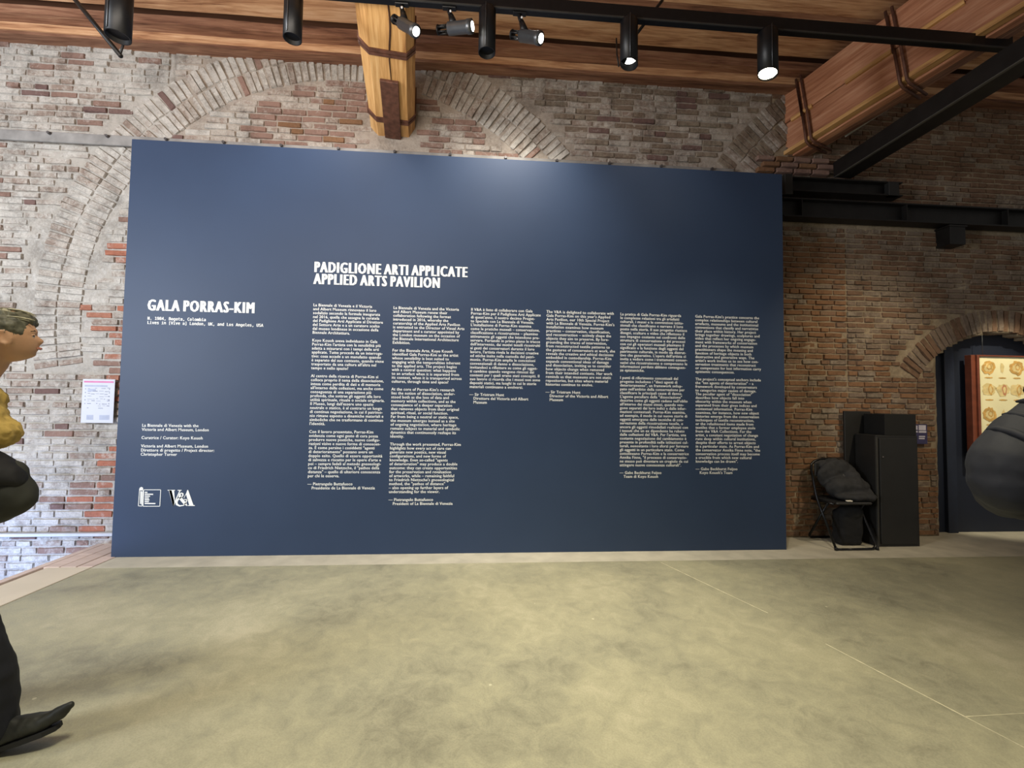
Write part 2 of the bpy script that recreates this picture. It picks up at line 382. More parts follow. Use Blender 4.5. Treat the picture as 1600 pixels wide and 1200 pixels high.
def courses(reg, x0, x1, z0, z1, ch, bl, jt, skip):
    z = z0; k = 0
    while z < z1:
        h = ch * RB.uniform(.93, 1.07); x = x0 - RB.uniform(0, bl)
        while x < x1:
            l = (bl if RB.random() < .68 else bl * .5) * RB.uniform(.9, 1.08)
            a, b = max(x, x0), min(x + l, x1)
            cut = reg == 'R' and a < 4.02 and b > 4.03 and 1.5 < z < 3.5
            if cut: b = 4.025
            if reg == 'R':
                while b > a and in_door(b, z + h / 2, .0): b -= .02
            if b - a > .05:
                cx, cz = (a + b) / 2, z + h / 2
                q = [ring(a + .05, cz), ring(b - .05, cz), ring(cx, cz)]
                if not any(q) and not skip(cx, cz):
                    put(reg, cx, cz, b - a - jt * .55, h - jt, RB.uniform(-.012, .012), choose(cx, cz, reg), RB.uniform(-.006, .007))
            x = 4.034 if cut else x + l
        z += h; k += 1
courses('L', -5.1, -3.15, -.5, 4.96, .068, .25, .013, lambda x, z: False)
courses('C', -3.1, 3.2, 3.78, 4.96, .066, .245, .011, lambda x, z: 3.87 < z < 3.96 or (-1.2 < x < -.66 and z < 4.6))
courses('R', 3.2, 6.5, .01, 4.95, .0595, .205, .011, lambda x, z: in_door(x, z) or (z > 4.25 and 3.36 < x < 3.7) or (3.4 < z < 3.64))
def voussoirs(c, ri, ro, a0, a1, th, n, box_, mats):
    rl = (ro - ri) / n; a = a0
    while a < a1:
        st = th / ri * RB.uniform(.92, 1.08)
        for k in range(n):
            r = ri + rl * (k + .5) + RB.uniform(-.006, .006); am = a + st / 2 + RB.uniform(-.003, .003)
            x, z = c[0] + r * cos(am), c[1] + r * sin(am)
            reg = 'L' if x < -3.1 else ('C' if x < 3.2 else 'R')
            if box_(x, z): put(reg, x, z, rl - .009, th * r / ri - .011, am, mats(x, z), RB.uniform(-.004, .009))
        a += st
voussoirs(A1C, A1I, A1O, radians(20), radians(190), .066, 2, lambda x, z: z < 4.96 and (x < -3.2 or (z > 3.98 and not -1.2 < x < -.66) ), lambda x, z: 'pale' if RB.random() < .72 else ('washed' if RB.random() < .85 else ('dark' if RB.random() < .25 else 'rose')))
voussoirs(A2C, A2I, A2O, radians(95), radians(160), .062, 2, lambda x, z: 3.98 < z < 4.96 and (x < 3.40), lambda x, z: 'washed' if RB.random() < .4 else 'dim')
voussoirs(DC, DI, DO, radians(40), radians(150), .062, 1, lambda x, z: x < 6.5 and z > 1.8, lambda x, z: 'dim' if RB.random() < .6 else 'brown')
# neat corbel courses carrying the right-hand beam
for r_, z in enumerate((3.975, 4.04, 4.105)):
    x = 2.98 + .06 * (r_ % 2)
    while x < 3.74:
        put('C' if x < 3.2 else 'R', x + .1, z, .19, .052, 0, 'rose' if RB.random() < .6 else 'tan', .06); x += .21
cosr = {'L': WL, 'C': WC, 'R': WR}
def bmat4(b):
    x, z, lx, hz, ang, mt, pr = b; hz += .002
    return Matrix.Translation((x, WY + .017 - pr, z)) @ Matrix.Rotation(-ang, 4, 'Y') @ Matrix.Diagonal((lx, .05, hz, 1))
for reg, lst in bricks.items():
    vis = lambda b: (abs(b[0]) > 0 and -4.85 < b[0] < 6.25 and b[1] < 4.95 and not (-3.45 < b[0] < 3.2 and b[1] < 3.9))
    lst.sort(key=lambda b: (0 if vis(b) else 100) + Vector((b[0], WY, b[1] - 1.4)).length - 4 * b[2])
    for b in lst[:300]:
        o = bpy.data.objects.new('brick', BM[RB.randrange(14)]); link(o, cosr[reg]); o.matrix_basis = bmat4(b)
        o.material_slots[0].link = 'OBJECT'; o.material_slots[0].material = B[b[5]]
    if len(lst) > 300:
        vs, fs, mi = [], [], []; keys = list(B)
        for b in lst[300:]:
            me = BM[RB.randrange(14)]; m4 = bmat4(b); o0 = len(vs)
            vs += [m4 @ v.co for v in me.vertices]
            for p in me.polygons: fs.append([o0 + v for v in p.vertices]); mi.append(keys.index(b[5]))
        me = bpy.data.meshes.new('brick_courses'); me.from_pydata(vs, [], fs)
        for k in keys: me.materials.append(B[k])
        me.polygons.foreach_set('material_index', mi)
        o = bpy.data.objects.new('brick_courses', me); link(o, cosr[reg]); o['kind'] = 'stuff'
print('bricks', {k: len(v) for k, v in bricks.items()})

# stone ledge low on the left wall
nb = nbox('ledge', (-5.6, 4.545, .085), (-3.12, 4.62, .115), plain('grey_ledge_stone', (.50, .51, .53), .7, 0, .1, 6), WL); nb['label'] = 'thin pale ledge low on the wall'

# iron band with bolts, passing behind the top of the panel
bnd = thing('iron_band', (-1.5, 4.55, 3.91), 'long flat grey iron band bolted along the brick wall above the blue panel', 'metal band')
def local(o, p): return tuple(Vector(p) - o.location)
nbox('strap', local(bnd, (-5.4, 4.545, 3.865)), local(bnd, (2.72, 4.572, 3.965)), BAND, bnd)
for px, py in [(77, 213), (168, 216), (260, 221), (350, 224), (440, 228), (529, 233), (617, 237), (703, 242), (790, 246), (870, 250), (952, 256), (1033, 258), (1112, 262)]:
    p = at(px, py, 4.54); bm = bmesh.new(); bmesh.ops.create_cone(bm, cap_ends=True, segments=6, radius1=.017, radius2=.014, depth=.03, matrix=Matrix.Translation(local(bnd, (p.x, 4.535, 3.945))) @ Matrix.Rotation(pi / 2, 4, 'X'))
    mesh_obj('bolt', bm, BOLT, bnd)

# ------------------------------------------------------------------ setting: timber ceiling
cei = bpy.data.objects.new('ceiling', None); link(cei); structure(cei)
def wavy_plank(name, y0, y1, z, th, mat, x0=-6.5, x1=7.8, wav=.012, slope=0.0, parent=cei, seed=0):
    n = 48; rr = random.Random(seed); bm = bmesh.new(); rows = []
    for i in range(n + 1):
        x = x0 + (x1 - x0) * i / n
        a = y0 + wav * noise.noise(Vector((x * 1.7, seed * 3.3, 0))); b = y1 + wav * noise.noise(Vector((x * 1.3, seed * 5.1, 7)))
        dz = .006 * noise.noise(Vector((x * 1.2, seed, 2)))
        za = z + dz; zb = z + dz + slope * (y1 - y0)
        rows.append([bm.verts.new(v) for v in ((x, a, za), (x, b, zb), (x, b, zb + th), (x, a, za + th))])
    for i in range(n):
        A, C = rows[i], rows[i + 1]
        for k in range(4): bm.faces.new((A[k], A[(k + 1) % 4], C[(k + 1) % 4], C[k]))
    bm.faces.new(rows[0][::-1]); bm.faces.new(rows[-1]); bmesh.ops.recalc_face_normals(bm, faces=bm.faces)
    return mesh_obj(name, bm, mat, parent)
wavy_plank('wall_plate', 4.475, 4.85, 4.865, .03, W_PLATE, seed=1)
wavy_plank('wall_plate', 4.470, 4.85, 4.897, .075, W_DECK, seed=6)
wavy_plank('wall_plate', 4.36, 4.85, 4.975, .085, W_PLATE, seed=2)
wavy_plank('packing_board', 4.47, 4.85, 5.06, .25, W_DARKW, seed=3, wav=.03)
wavy_plank('back_board', 4.3, 4.85, 5.14, .05, W_DARKW, seed=4)  # closes the gap, its shade is in the dark wood colour
yy = 4.325; k = 0
slope = -.11
while yy > -2.2:
    wd = .235 * R_.uniform(.9, 1.12) if k < 5 else .3
    zz = 5.085 + slope * (yy - 4.325)
    zfront = 5.085 + slope * (yy - wd - 4.325)
    wavy_plank('plank', yy - wd + .006, yy, zfront + (.018 if k % 2 else 0), .045, W_DECK if k % 3 != 1 else W_PLATE, seed=10 + k, wav=.010, slope=slope)
    yy -= wd; k += 1
nbox('roof_underlay', (-6.6, -2.3, 5.86), (7.9, 5.1, 5.9), W_PLATE, cei)

# ------------------------------------------------------------------ beams
def beam_frame(p0, d):
    d = -Vector(d).normalized()              # away from the wall, towards the visitor
    side = Vector((0, 0, 1)).cross(d).normalized()   # points to +X-ish or -X-ish
    if side.x < 0: side = -side
    up = d.cross(side).normalized()
    if up.z < 0: up = -up
    m = Matrix((d, side, up)).transposed().to_4x4(); m.translation = p0
    return m                                  # local x along, y to the right, z up
DM = RC @ Vector(((652 - 800) / F_PX, 1, -(750 - 600) / F_PX))
DR = RC @ Vector(((447 - 800) / F_PX, 1, -(727 - 600) / F_PX))
DS = RC @ Vector(((702 - 800) / F_PX, 1, -(655 - 600) / F_PX))
def prism(bm, prof, x0, x1, nseg=1, jit=0.0, seed=0):
    rings = []
    for i in range(nseg + 1):
        x = x0 + (x1 - x0) * i / nseg
        rings.append([bm.verts.new((x, y + jit * noise.noise(Vector((x * 2, y * 9, seed))), z + jit * noise.noise(Vector((x * 2, z * 9, seed + 5))))) for y, z in prof])
    n = len(prof)
    for i in range(nseg):
        for k in range(n): bm.faces.new((rings[i][k], rings[i][(k + 1) % n], rings[i + 1][(k + 1) % n], rings[i + 1][k]))
    bm.faces.new(rings[0]); bm.faces.new(rings[-1]); bmesh.ops.recalc_face_normals(bm, faces=bm.faces)
mb = thing('ceiling_beam', (0, 0, 0), 'pale golden timber beam with two iron straps above the panel centre', 'beam')
mb.matrix_world = beam_frame(Vector((-.93, 4.57, 4.15)), DM)
hw, ch, hh = .222, .085, .40
def prof_m(e=0): return [(-hw - e, hh), (-hw - e, ch - e * .4), (-hw + ch * .95 - e * .3, -e), (hw - ch * .75 + e * .3, -e), (hw + e, ch - e * .4), (hw + e, hh)]
bm = bmesh.new(); prism(bm, prof_m(), -.12, 3.0, 24, .010, 2); mesh_obj('timber', bm, W_BEAM, mb)
CRK = plain('dark_crack', (.05, .018, .006), .9)
bm = bmesh.new(); pts = []
for i in range(26):
    x = .62 + i * .075; pts.append(Vector((x, .02 + .02 * noise.noise(Vector((x * 3, 1, 1))) + .02 * (x - .6), -.002)))
tube(bm, pts, [.0015 + .006 * sin(pi * min(1, (i + 1) / 14)) for i in range(26)], 6); mesh_obj('crack', bm, CRK, mb)
def strap_m(x):
    for dx in (0, .036):
        bm = bmesh.new(); prism(bm, prof_m(.012), x + dx, x + dx + .026); mesh_obj('iron_strap', bm, IRON, mb)
strap_m(.15); strap_m(.88)
bm = bmesh.new(); box(bm, (-.03, -.075, -.035), (.66, .085, -.004), .004); mesh_obj('iron_plate', bm, IRON, mb)

rb = thing('built_up_beam', (0, 0, 0), 'large reddish beam of stacked boards entering the wall right of the panel', 'beam')
rb.matrix_world = beam_frame(Vector((3.37, 4.57, 4.19)), DR)
bw = .30
def rbox(name, x0, x1, y0, y1, z0, z1, mat=W_RED, parent=None, bev=.006, nseg=12):
    bm = bmesh.new(); prism(bm, [(y0, z0), (y1, z0), (y1, z1), (y0, z1)], x0, x1, nseg, .006, z0 * 7); return mesh_obj(name, bm, mat, parent or rb)
XL = 2.1
rbox('lower_board', -.1, XL, 0, bw, .03, .345)
rbox('upper_board', -.1, XL, -.012, bw + .01, .352, .70)
rbox('edge_batten', -.05, XL, -.022, .05, 0, .042, W_BEAM)
rbox('soffit_board', -.05, XL, .06, .14, -.018, .028, W_RED)
rbox('soffit_board', -.05, XL, .15, .24, -.018, .028, W_PLATE)
for a, b_ in ((.08, .30), (.62, 1.0), (1.12, 1.5), (1.6, 1.95)): rbox('packing_piece', a, b_, -.026, .0, .325, .365, W_BEAM, nseg=2)
for x in (.20, 1.02, 1.85):
    for dx in (0, .05):
        ntube('iron_rod', [(x + dx, -.035, .74), (x + dx, -.035, .36 if dx else .30), (x + dx + .008, -.038, .33), (x + dx, -.035, -.01), (x + dx, .01, -.04), (x + dx, bw + .02, -.04)], .0125, IRON, rb, 8)
ntube('conduit', [rb.matrix_world.inverted() @ at(1320, 213, 4.3), rb.matrix_world.inverted() @ at(1500, 98, 3.72)], .012, plain('pale_conduit', (.40, .37, .34), .5), rb, 8)['label'] = 'pale conduit'
sb = thing('steel_girder', (0, 0, 0), 'black steel girder running just below the reddish beam', 'girder')
sb.matrix_world = beam_frame(Vector((3.83, 4.50, 3.905)), DS)
bm = bmesh.new(); prism(bm, [(0, 0), (.20, 0), (.20, .014), (.107, .014), (.107, .13), (.20, .13), (.20, .144), (0, .144), (0, .13), (.093, .13), (.093, .014), (0, .014)], 0, 2.6)
mesh_obj('rolled_section', bm, STEEL, sb)
bm = bmesh.new(); box(bm, (-.0, -.004, .0), (2.6, .004, .165)); mesh_obj('side_plate', bm, STEEL, sb)
bm = bmesh.new(); box(bm, (0, -.008, -.004), (2.6, .02, .002)); mesh_obj('bottom_edge', bm, plain('steel_edge_highlight', (.10, .095, .085), .5, .3), sb)  # paler strip paints the highlight along the lower flange

# steel along the right wall
def i_beam(name, x0, x1, z0, z1, y0, y1, label, cat='girder'):
    t = thing(name, ((x0 + x1) / 2, y0, z0), label, cat); X = (x1 - x0) / 2; Hh = z1 - z0; D = y1 - y0
    bm = bmesh.new(); box(bm, (-X, 0, 0), (X, D, .014)); mesh_obj('lower_flange', bm, STEEL, t)
    bm = bmesh.new(); box(bm, (-X, 0, Hh - .014), (X, D, Hh)); mesh_obj('upper_flange', bm, STEEL, t)
    bm = bmesh.new(); box(bm, (-X, D * .45, .014), (X, D * .55, Hh - .014)); mesh_obj('web', bm, STEEL, t)
    return t
g1 = i_beam('wall_girder', 3.2, 7.2, 3.42, 3.625, 4.43, 4.57, 'long black steel girder along the wall right of the panel')
for x in (3.40, 4.6, 5.8): nbox('stiffener', (x - 5.2, .0, .014), (x - 5.19, .06, .19), STEEL, g1, 0)
g2 = i_beam('short_girder', 3.22, 4.56, 3.70, 3.855, 4.43, 4.57, 'short black steel girder lying above the long one')
nbox('end_block', (.50, -.01, .0), (.62, .05, .15), BLACKM, g2); nbox('end_plate', (-.69, -.02, -.05), (-.60, .03, .17), BLACKM, g2)
bk = thing('steel_bracket', (5.2, 4.5, 3.2), 'small black block bracket under the long girder', 'bracket')
nbox('block', (-.085, -.06, 0), (.10, .10, .21), STEEL, bk); nbox('cap', (-.10, -.07, .195), (.115, .1, .215), STEEL, bk)

# ------------------------------------------------------------------ track rail and lamps
RY = 3.2
rail = thing('track_rail', (.3, RY, 4.31), 'long black box rail carrying the ceiling lamps', 'light rail')
bm = bmesh.new(); box(bm, (-4.4, -.03, 0), (3.95, .03, .10), .003); mesh_obj('box_section', bm, BLACK, rail)
bm = bmesh.new(); box(bm, (-4.4, -.034, -.006), (3.95, -.024, .004)); mesh_obj('lower_lip', bm, plain('grey_rail_lip', (.05, .048, .045), .4, .3), rail)
ntube('hanger_rod', [(3.70, 0, .08), (3.70, 0, .86)], .018, STEEL, rail)
ntube('hanger_rod', [(-3.0, 0, .08), (-3.0, 0, .86)], .018, STEEL, rail)
grp = 'black cylinder lamps hanging from the rail'
cyl = [(-2.54, 3.90, .075, 'black cylinder lamp at the far left end beside the slanting rod', 0),
       (-1.37, 3.975, .062, 'unlit black cylinder lamp left of the golden beam', 0),
       (.018, 3.975, .063, 'unlit glossy black cylinder lamp between two track spotlights', 0),
       (1.09, 3.965, .066, 'black cylinder lamp with a thin lit rim right of the spotlights', 1),
       (2.19, 3.965, .072, 'black cylinder lamp shining brightest near the reddish beam', 2)]
for x, zb, r, lab, on in cyl:
    t = thing('cylinder_lamp', (x, RY - .005, zb), lab, 'lamp', grp)
    h = 4.31 - zb
    bm = bmesh.new(); prof = [(r, 0), (r, h - .02), (r * .86, h)]; seg = 28; tilt = .022 if on else .0
    rings = [[bm.verts.new((rr * cos(2 * pi * i / seg), rr * sin(2 * pi * i / seg), z + (tilt * (-cos(2 * pi * i / seg) * .6) if z == 0 else 0))) for i in range(seg)] for rr, z in prof]
    inner = [bm.verts.new((.9 * r * cos(2 * pi * i / seg), .9 * r * sin(2 * pi * i / seg), .0 + tilt * (-cos(2 * pi * i / seg) * .6))) for i in range(seg)]
    deep = [bm.verts.new((.9 * r * cos(2 * pi * i / seg), .9 * r * sin(2 * pi * i / seg), .05)) for i in range(seg)]
    for A, C in ((rings[0], rings[1]), (rings[1], rings[2]), (inner, rings[0]), (deep, inner)):
        for i in range(seg): bm.faces.new((A[i], A[(i + 1) % seg], C[(i + 1) % seg], C[i]))
    bm.faces.new(rings[2]); bm.faces.new(deep[::-1]); bmesh.ops.recalc_face_normals(bm, faces=bm.faces)
    mesh_obj('housing', bm, BLACK, t, False)
    for p in t.children[-1].data.polygons: p.use_smooth = len(p.vertices) == 4
    ntube('cable_trim', [(-.2 * r, -r - .002, .01), (-.2 * r, -r - .002, h)], .0035, GREYM, t, 6)
    bm = bmesh.new(); bmesh.ops.create_cone(bm, cap_ends=True, segments=24, radius1=r * .89, radius2=r * .89, depth=.006, matrix=Matrix.Translation((0, 0, (.034, .052, .012)[on])) @ Matrix.Rotation(.0 if not on else .1, 4, 'Y'))
    mesh_obj('diffuser', bm, (BLACK, LENS, LENSW)[on], t)
    if on: spot_light('cylinder_lamp_light', (x, RY, zb - .03), (x + .1, RY - .2, 0), 90, .8, (0, 40, 95)[on], (1, .93, .72), .05)
sg = 'track spotlights in a row beside the golden beam'
for (mx, my), (bx, by), (fx, fy), dy, r, lab in (((628, 6), (616, 30), (650, 49), -.10, .040, 'track spotlight in front of the golden beam'),
                                               ((702, 14), (684, 47), (738, 41), -.08, .042, 'middle track spotlight with ribbed back and bright lens'),
                                               ((812, 20), (800, 54), (845, 60), -.12, .041, 'track spotlight right of the middle cylinder lamp')):
    pb = at(bx, by, RY - .03); pf = at(fx, fy, RY - .03 + dy); pm = at(mx, my, RY); pm.z = 4.303
    t = thing('track_spotlight', pm, lab, 'spotlight', sg); d = (pf - pb).normalized(); l = (pf - pb).length
    lb, lf = pb - pm, pf - pm
    ntube('lamp_body', [lb + d * l * .3, lb + d * l * .32, lb + d * l * .85, lb + d * l * .86, lf], [r * .8, r, r, r * 1.1, r * 1.1], GREYM, t, 20)
    ntube('lens', [lf + d * .0005, lf + d * .004], r * .72, LENS, t, 20)
    for q in range(6):
        a = 2 * pi * q / 6; rr, uu, _ = frame_from(d); off = (rr * cos(a) + uu * sin(a)) * r * .6
        ntube('cooling_fin', [lb + off, lb + off + d * l * .32], .006, BLACK, t, 6)
    ntube('back_plate', [lb + d * l * .0, lb + d * l * .03], r * .8, BLACK, t, 14)
    top = Vector((0, 0, .0)); mid = (lb + lf) / 2
    ntube('stem', [top, Vector((0, 0, -.03)), mid * .35 + Vector((0, 0, -.02))], .016, BLACK, t, 10)
    ntube('gear_box', [mid * .3 + Vector((0, 0, -.015)), mid * .78], [.020, .028], BLACK, t, 8)
    ntube('knob', [mid * .3 + Vector((0, -.03, -.01)), mid * .3 + Vector((0, -.038, -.01))], .008, plain('white_knob', (.7, .7, .7), .3), t, 8)
    nbox('rail_adapter', (-.05, -.02, -.012), (.05, .02, -.001), BLACK, t)
hb = thing('truss_rod', at(189, 88, 3.42), 'pair of slanting black rods meeting in a point behind the leftmost lamp', 'rod')
e = hb.location
ntube('thick_rod', [at(95, -28, 3.42) - e, at(189, 88, 3.42) - e], .016, STEEL, hb); ntube('thin_rod', [at(199, 50, 3.42) - e, at(187, 87, 3.42) - e], .008, STEEL, hb)
hb = thing('truss_rod', at(985, 66, 3.42), 'thin slanting rod behind the lamp with the lit rim', 'rod')
e = hb.location
ntube('rod', [at(1052, -22, 3.42) - e, at(985, 66, 3.42) - e], .012, STEEL, hb); ntube('cable', [at(963, 60, 3.42) - e, at(964, 85, 3.42) - e, at(967, 104, 3.42) - e], .006, STEEL, hb)

# ------------------------------------------------------------------ blue text panel
pan = thing('text_panel', (0, PY, 0), 'large freestanding navy blue wall panel printed with white exhibition text', 'panel')
bm = bmesh.new(); box(bm, (PX0, 0, 0), (PX1, .09, PH), .002); mesh_obj('board', bm, NAVY, pan)
FD = bpy.utils.system_resource('DATAFILES')
def font(fn):
    try: return bpy.data.fonts.load(os.path.join(FD, 'fonts', fn))
    except Exception: return None
F_SANS, F_MONO = None, font('DejaVuSansMono.woff2')
def text_mesh(name, lines, x, ztop, pitch, width, xh, parent, y=-.0015, fnt='sans', bold=.03, rowh=None, mat=None, ext=.0008, spacing=1.06, shifts=(-.5, 0, .5), off=.006, mid=.24):
    """lines at left edge x; ztop = height of the middle of the first line's x-height; width of the widest line"""
    cu = bpy.data.curves.new(name, 'FONT'); f = F_SANS if fnt == 'sans' else F_MONO
    if f: cu.font = f
    cu.space_character = spacing; cu.space_word = 1.0 if spacing < 1.1 else .6
    cu.size = 1.0; cu.resolution_u = 2; cu.offset = off; cu.fill_mode = 'FRONT'; cu.extrude = 0
    cu.space_line = pitch / xh; cu.body = '\n'.join('\u2003' + l.strip() if l.startswith('    ') else l for l in lines)
    o = bpy.data.objects.new(name, cu)
    me0 = o.to_mesh(); co = [v.co.copy() for v in me0.vertices]; fs = [tuple(p.vertices) for p in me0.polygons]; o.to_mesh_clear()
    bpy.data.objects.remove(o); bpy.data.curves.remove(cu)
    x0 = min(c.x for c in co); W = max(c.x for c in co) - x0; sx = width / W
    vs, f0, fs = [], fs, []
    for q, sh in enumerate(shifts):          # overlapping passes of the same vinyl letters give the heavy weight
        b0 = len(vs); vs += [(x + (c.x - x0 + sh * bold) * sx, y - q * .00008, ztop + (c.y - mid) * xh) for c in co]
        fs += [tuple(b0 + k for k in p) for p in f0]
    me = bpy.data.meshes.new(name); me.from_pydata(vs, [], fs); me.materials.append(mat or WHITE)
    o = link(bpy.data.objects.new(name, me), parent); o['kind'] = 'stuff'; return o
cols = []
c1 = """La Biennale di Venezia e il Victoria
and Albert Museum rinnovano il loro
sodalizio secondo la formula inaugurata
nel 2016, quella che assegna la curatela
del Padiglione Arti Applicate al Direttore
del Settore Arte e a un curatore scelto
dal museo londinese in occasione della
Biennale Architettura.

Koyo Kouoh aveva individuato in Gala
Porras-Kim l'artista con la sensibilità più
adatta a misurarsi con i tempi delle arti
applicate. Tutto procede da un interroga-
tivo: cosa accade a un manufatto quando
è separato dal suo contesto, quando viene
trasportato da una cultura all'altra nel
tempo e nello spazio?

Al centro della ricerca di Porras-Kim si
colloca proprio il tema della dissociazione,
intesa come perdita di dati e di memoria
all'interno delle collezioni, ma anche come
conseguenza di una separazione più
profonda, che sottrae gli oggetti alla loro
utilità spirituale, rituale o sociale originaria.
Il Museo, lungi dall'essere uno spazio
neutrale o statico, è al contrario un luogo
di continua negoziazione, in cui il patrimo-
nio rimane esposto a dinamiche materiali e
simboliche che ne trasformano di continuo
l'identità.

Con il lavoro presentato, Porras-Kim
evidenzia come ogni gesto di cura possa
produrre nuove poetiche, nuove configu-
razioni visive e nuove forme di conoscen-
za. È come persino i cosiddetti "agenti
di deterioramento" possano avere un
doppio esito. Quello di essere opportunità
di salvezza e riscatto per le opere d'arte e
poi – sempre fedeli al metodo gnoseologi-
co di Friedrich Nietzsche, il "pathos della
distanza" – quello di ulteriore conoscenza
per chi le osserva.

— Pietrangelo Buttafuoco
    Presidente de La Biennale di Venezia"""
c2 = """La Biennale di Venezia and the Victoria
and Albert Museum renew their
collaboration following the format
introduced in 2016, whereby the
curatorship of the Applied Arts Pavilion
is entrusted to the Director of Visual Arts
department and a curator appointed by
the London museum on the occasion of
the Biennale International Architecture
Exhibition.

For the Biennale Arte, Koyo Kouoh
identified Gala Porras-Kim as the artist
whose sensibility is best suited to
engaging with the temporalities inherent
to the applied arts. The project begins
with a central question: what happens
to an artefact when it is separated from
its context, when it is transported across
cultures, through time and space?

At the core of Porras-Kim's research
lies the notion of dissociation, under-
stood both as the loss of data and
memory within collections, and as the
consequence of a deeper separation
that removes objects from their original
spiritual, ritual, or social function.
Far from being a neutral or static space,
the museum emerges instead as a site
of ongoing negotiation, where heritage
remains subject to material and symbolic
dynamics that continuously reshape its
identity.

Through the work presented, Porras-Kim
highlights how every act of care can
generate new poetics, new visual
configurations, and new forms of
knowledge. Even so-called "agents
of deterioration" may produce a double
outcome: they can create opportunities
for the preservation and revaluation
of artworks, while – remaining faithful
to Friedrich Nietzsche's gnoseological
method, the "pathos of distance"
– also opening up further layers of
understanding for the viewer.

— Pietrangelo Buttafuoco
    President of La Biennale di Venezia"""
c3 = """Il V&A è lieto di collaborare con Gala
Porras-Kim per il Padiglione Arti Applicate
di quest'anno, il nostro decimo Proget-
to Speciale con La Biennale di Venezia.
L'installazione di Porras-Kim esamina
come le pratiche museali – conservazione,
classificazione e ricostruzione – plasmino
attivamente gli oggetti che intendono pre-
servare. Portando in primo piano le tracce
dell'intervento, dai motivi tessili ricostruiti
ai gesti dei conservatori durante il loro
lavoro, l'artista rivela le decisioni creative
ed etiche insite nella custodia del patri-
monio. Porras-Kim amplia le concezioni
convenzionali di danno e dissociazione,
invitandoci a riflettere su come gli ogget-
ti cambino quando vengono rimossi dai
contesti per i quali erano stati concepiti. Il
suo lavoro ci ricorda che i musei non sono
depositi statici, ma luoghi in cui le storie
materiali continuano a evolversi.

— Sir Tristram Hunt
    Direttore del Victoria and Albert
    Museum"""
c4 = """The V&A is delighted to collaborate with
Gala Porras-Kim on this year's Applied
Arts Pavilion, our 10th Special Project
with La Biennale di Venezia. Porras-Kim's
installation examines how museum
practices – conservation, classification,
and reconstruction – actively shape the
objects they aim to preserve. By fore-
grounding the traces of intervention,
from reconstructed textile patterns to
the gestures of conservators at work, she
reveals the creative and ethical decisions
embedded in custodianship. Porras-Kim
expands conventional ideas of damage
and dissociation, inviting us to consider
how objects change when removed
from their intended contexts. Her work
reminds us that museums are not static
repositories, but sites where material
histories continue to evolve.

— Sir Tristram Hunt
    Director of the Victoria and Albert
    Museum"""
c5 = """La pratica di Gala Porras-Kim riguarda
le complesse relazioni tra gli artefatti
culturali, i musei e le convenzioni istitu-
zionali che classificano e narrano il loro
posto nella storia. Il suo progetto riunisce
disegni, sculture e video che riflettono il
suo impegno costante nei confronti delle
struttura di conservazione e dei processi
con cui gli operatori museali plasmano il
significato e la funzione degli oggetti del
patrimonio culturale, in modo sia distrut-
tivo che generativo. L'opera dell'artista ci
invita a vedere come i trattamenti conser-
vativi che ricostruiscono o compensano le
informazioni perdute abbiano conseguen-
ze epistemiche.

I punti di riferimento concettuali del
progetto includono i "dieci agenti di
deterioramento", un framework svilup-
pato nell'ambito della conservazione per
classificare le principali cause di danno.
L'agente peculiare della "dissociazione"
descrive come gli oggetti cadano nell'oblio
all'interno dei musei stessi, quando ven-
gono separati dai loro indici e dalle infor-
mazioni contestuali. Porras-Kim esamina,
ad esempio, il modo in cui nuove storie di
oggetti emergono dalle tecniche di con-
servazione della ricostruzione tessile, o
ancora gli oggetti rimodellati realizzati con
i tessuti che un ex dipendente ha rubato
dalle collezioni del V&A. Per l'artista, una
costante negoziazione del cambiamento è
presente in profondità nelle istituzioni cul-
turali, nonostante i loro sforzi per fermare
gli oggetti in un particolare stato. Come
sottolineano Porras-Kim e la conservatrice
Annika Finne, "il processo di conservazio-
ne stesso può diventare un crogiolo da cui
attingere nuove conoscenze culturali".

— Gabe Beckhurst Feijoo
    Team di Koyo Kouoh"""
c6 = """Gala Porras-Kim's practice concerns the
complex relationships between cultural
artefacts, museums and the institutional
conventions that classify and narrativise
their place within history. Her project
brings together drawings, sculptures and
video that reflect her ongoing engage-
ment with frameworks of conservation
and the processes by which museum
practitioners shape the meaning and
function of heritage objects in both
destructive and generative ways. The
artist's work invites us to see how con-
servation treatments that reconstruct
or compensate for lost information carry
epistemic consequences.

The project's conceptual anchors include
the "ten agents of deterioration" – a
framework developed by conservators
to categorise major causes of damage.
The peculiar agent of "dissociation"
describes how objects fall into
obscurity within the museum when
separated from their given indices and
contextual information. Porras-Kim
examines, for instance, how new object
histories emerge from the conservation
techniques of textile reconstruction,
or the refashioned items made from
textiles that a former employee stole
from the V&A Collections. For the
artist, a constant negotiation of change
runs deep within cultural institutions,
despite their efforts to arrest objects
in a particular state. As Porras-Kim and
the conservator Annika Finne note, "the
conservation process itself may become
a crucible from which new cultural
knowledge can be drawn".

— Gabe Beckhurst Feijoo
    Koyo Kouoh's Team"""
c0 = """La Biennale di Venezia with the
Victoria and Albert Museum, London

Curatrice / Curator: Koyo Kouoh

Victoria and Albert Museum, London
Direttore di progetto / Project director:
Christopher Turner"""
def column(txt, pxl, py1, pyl, pxr, pyr, name='text_column'):
    L_ = txt.split('\n'); a = at(pxl, py1, PY); n = len(L_)
    zl = at(pxl, pyl, PY).z; pitch = (a.z - zl) / (n - 1)
    width = at(pxr, pyr, PY).x - a.x
    return text_mesh(name, L_, a.x, a.z, pitch, width, pitch * 1.04, pan, bold=.030)
column(c1, 489.5, 477, 763, 600.5, 640); column(c2, 614.6, 481.3, 787.5, 725.5, 513)
column(c3, 735.8, 484, 629, 845, 492); column(c4, 853.6, 487.5, 625, 961, 510)
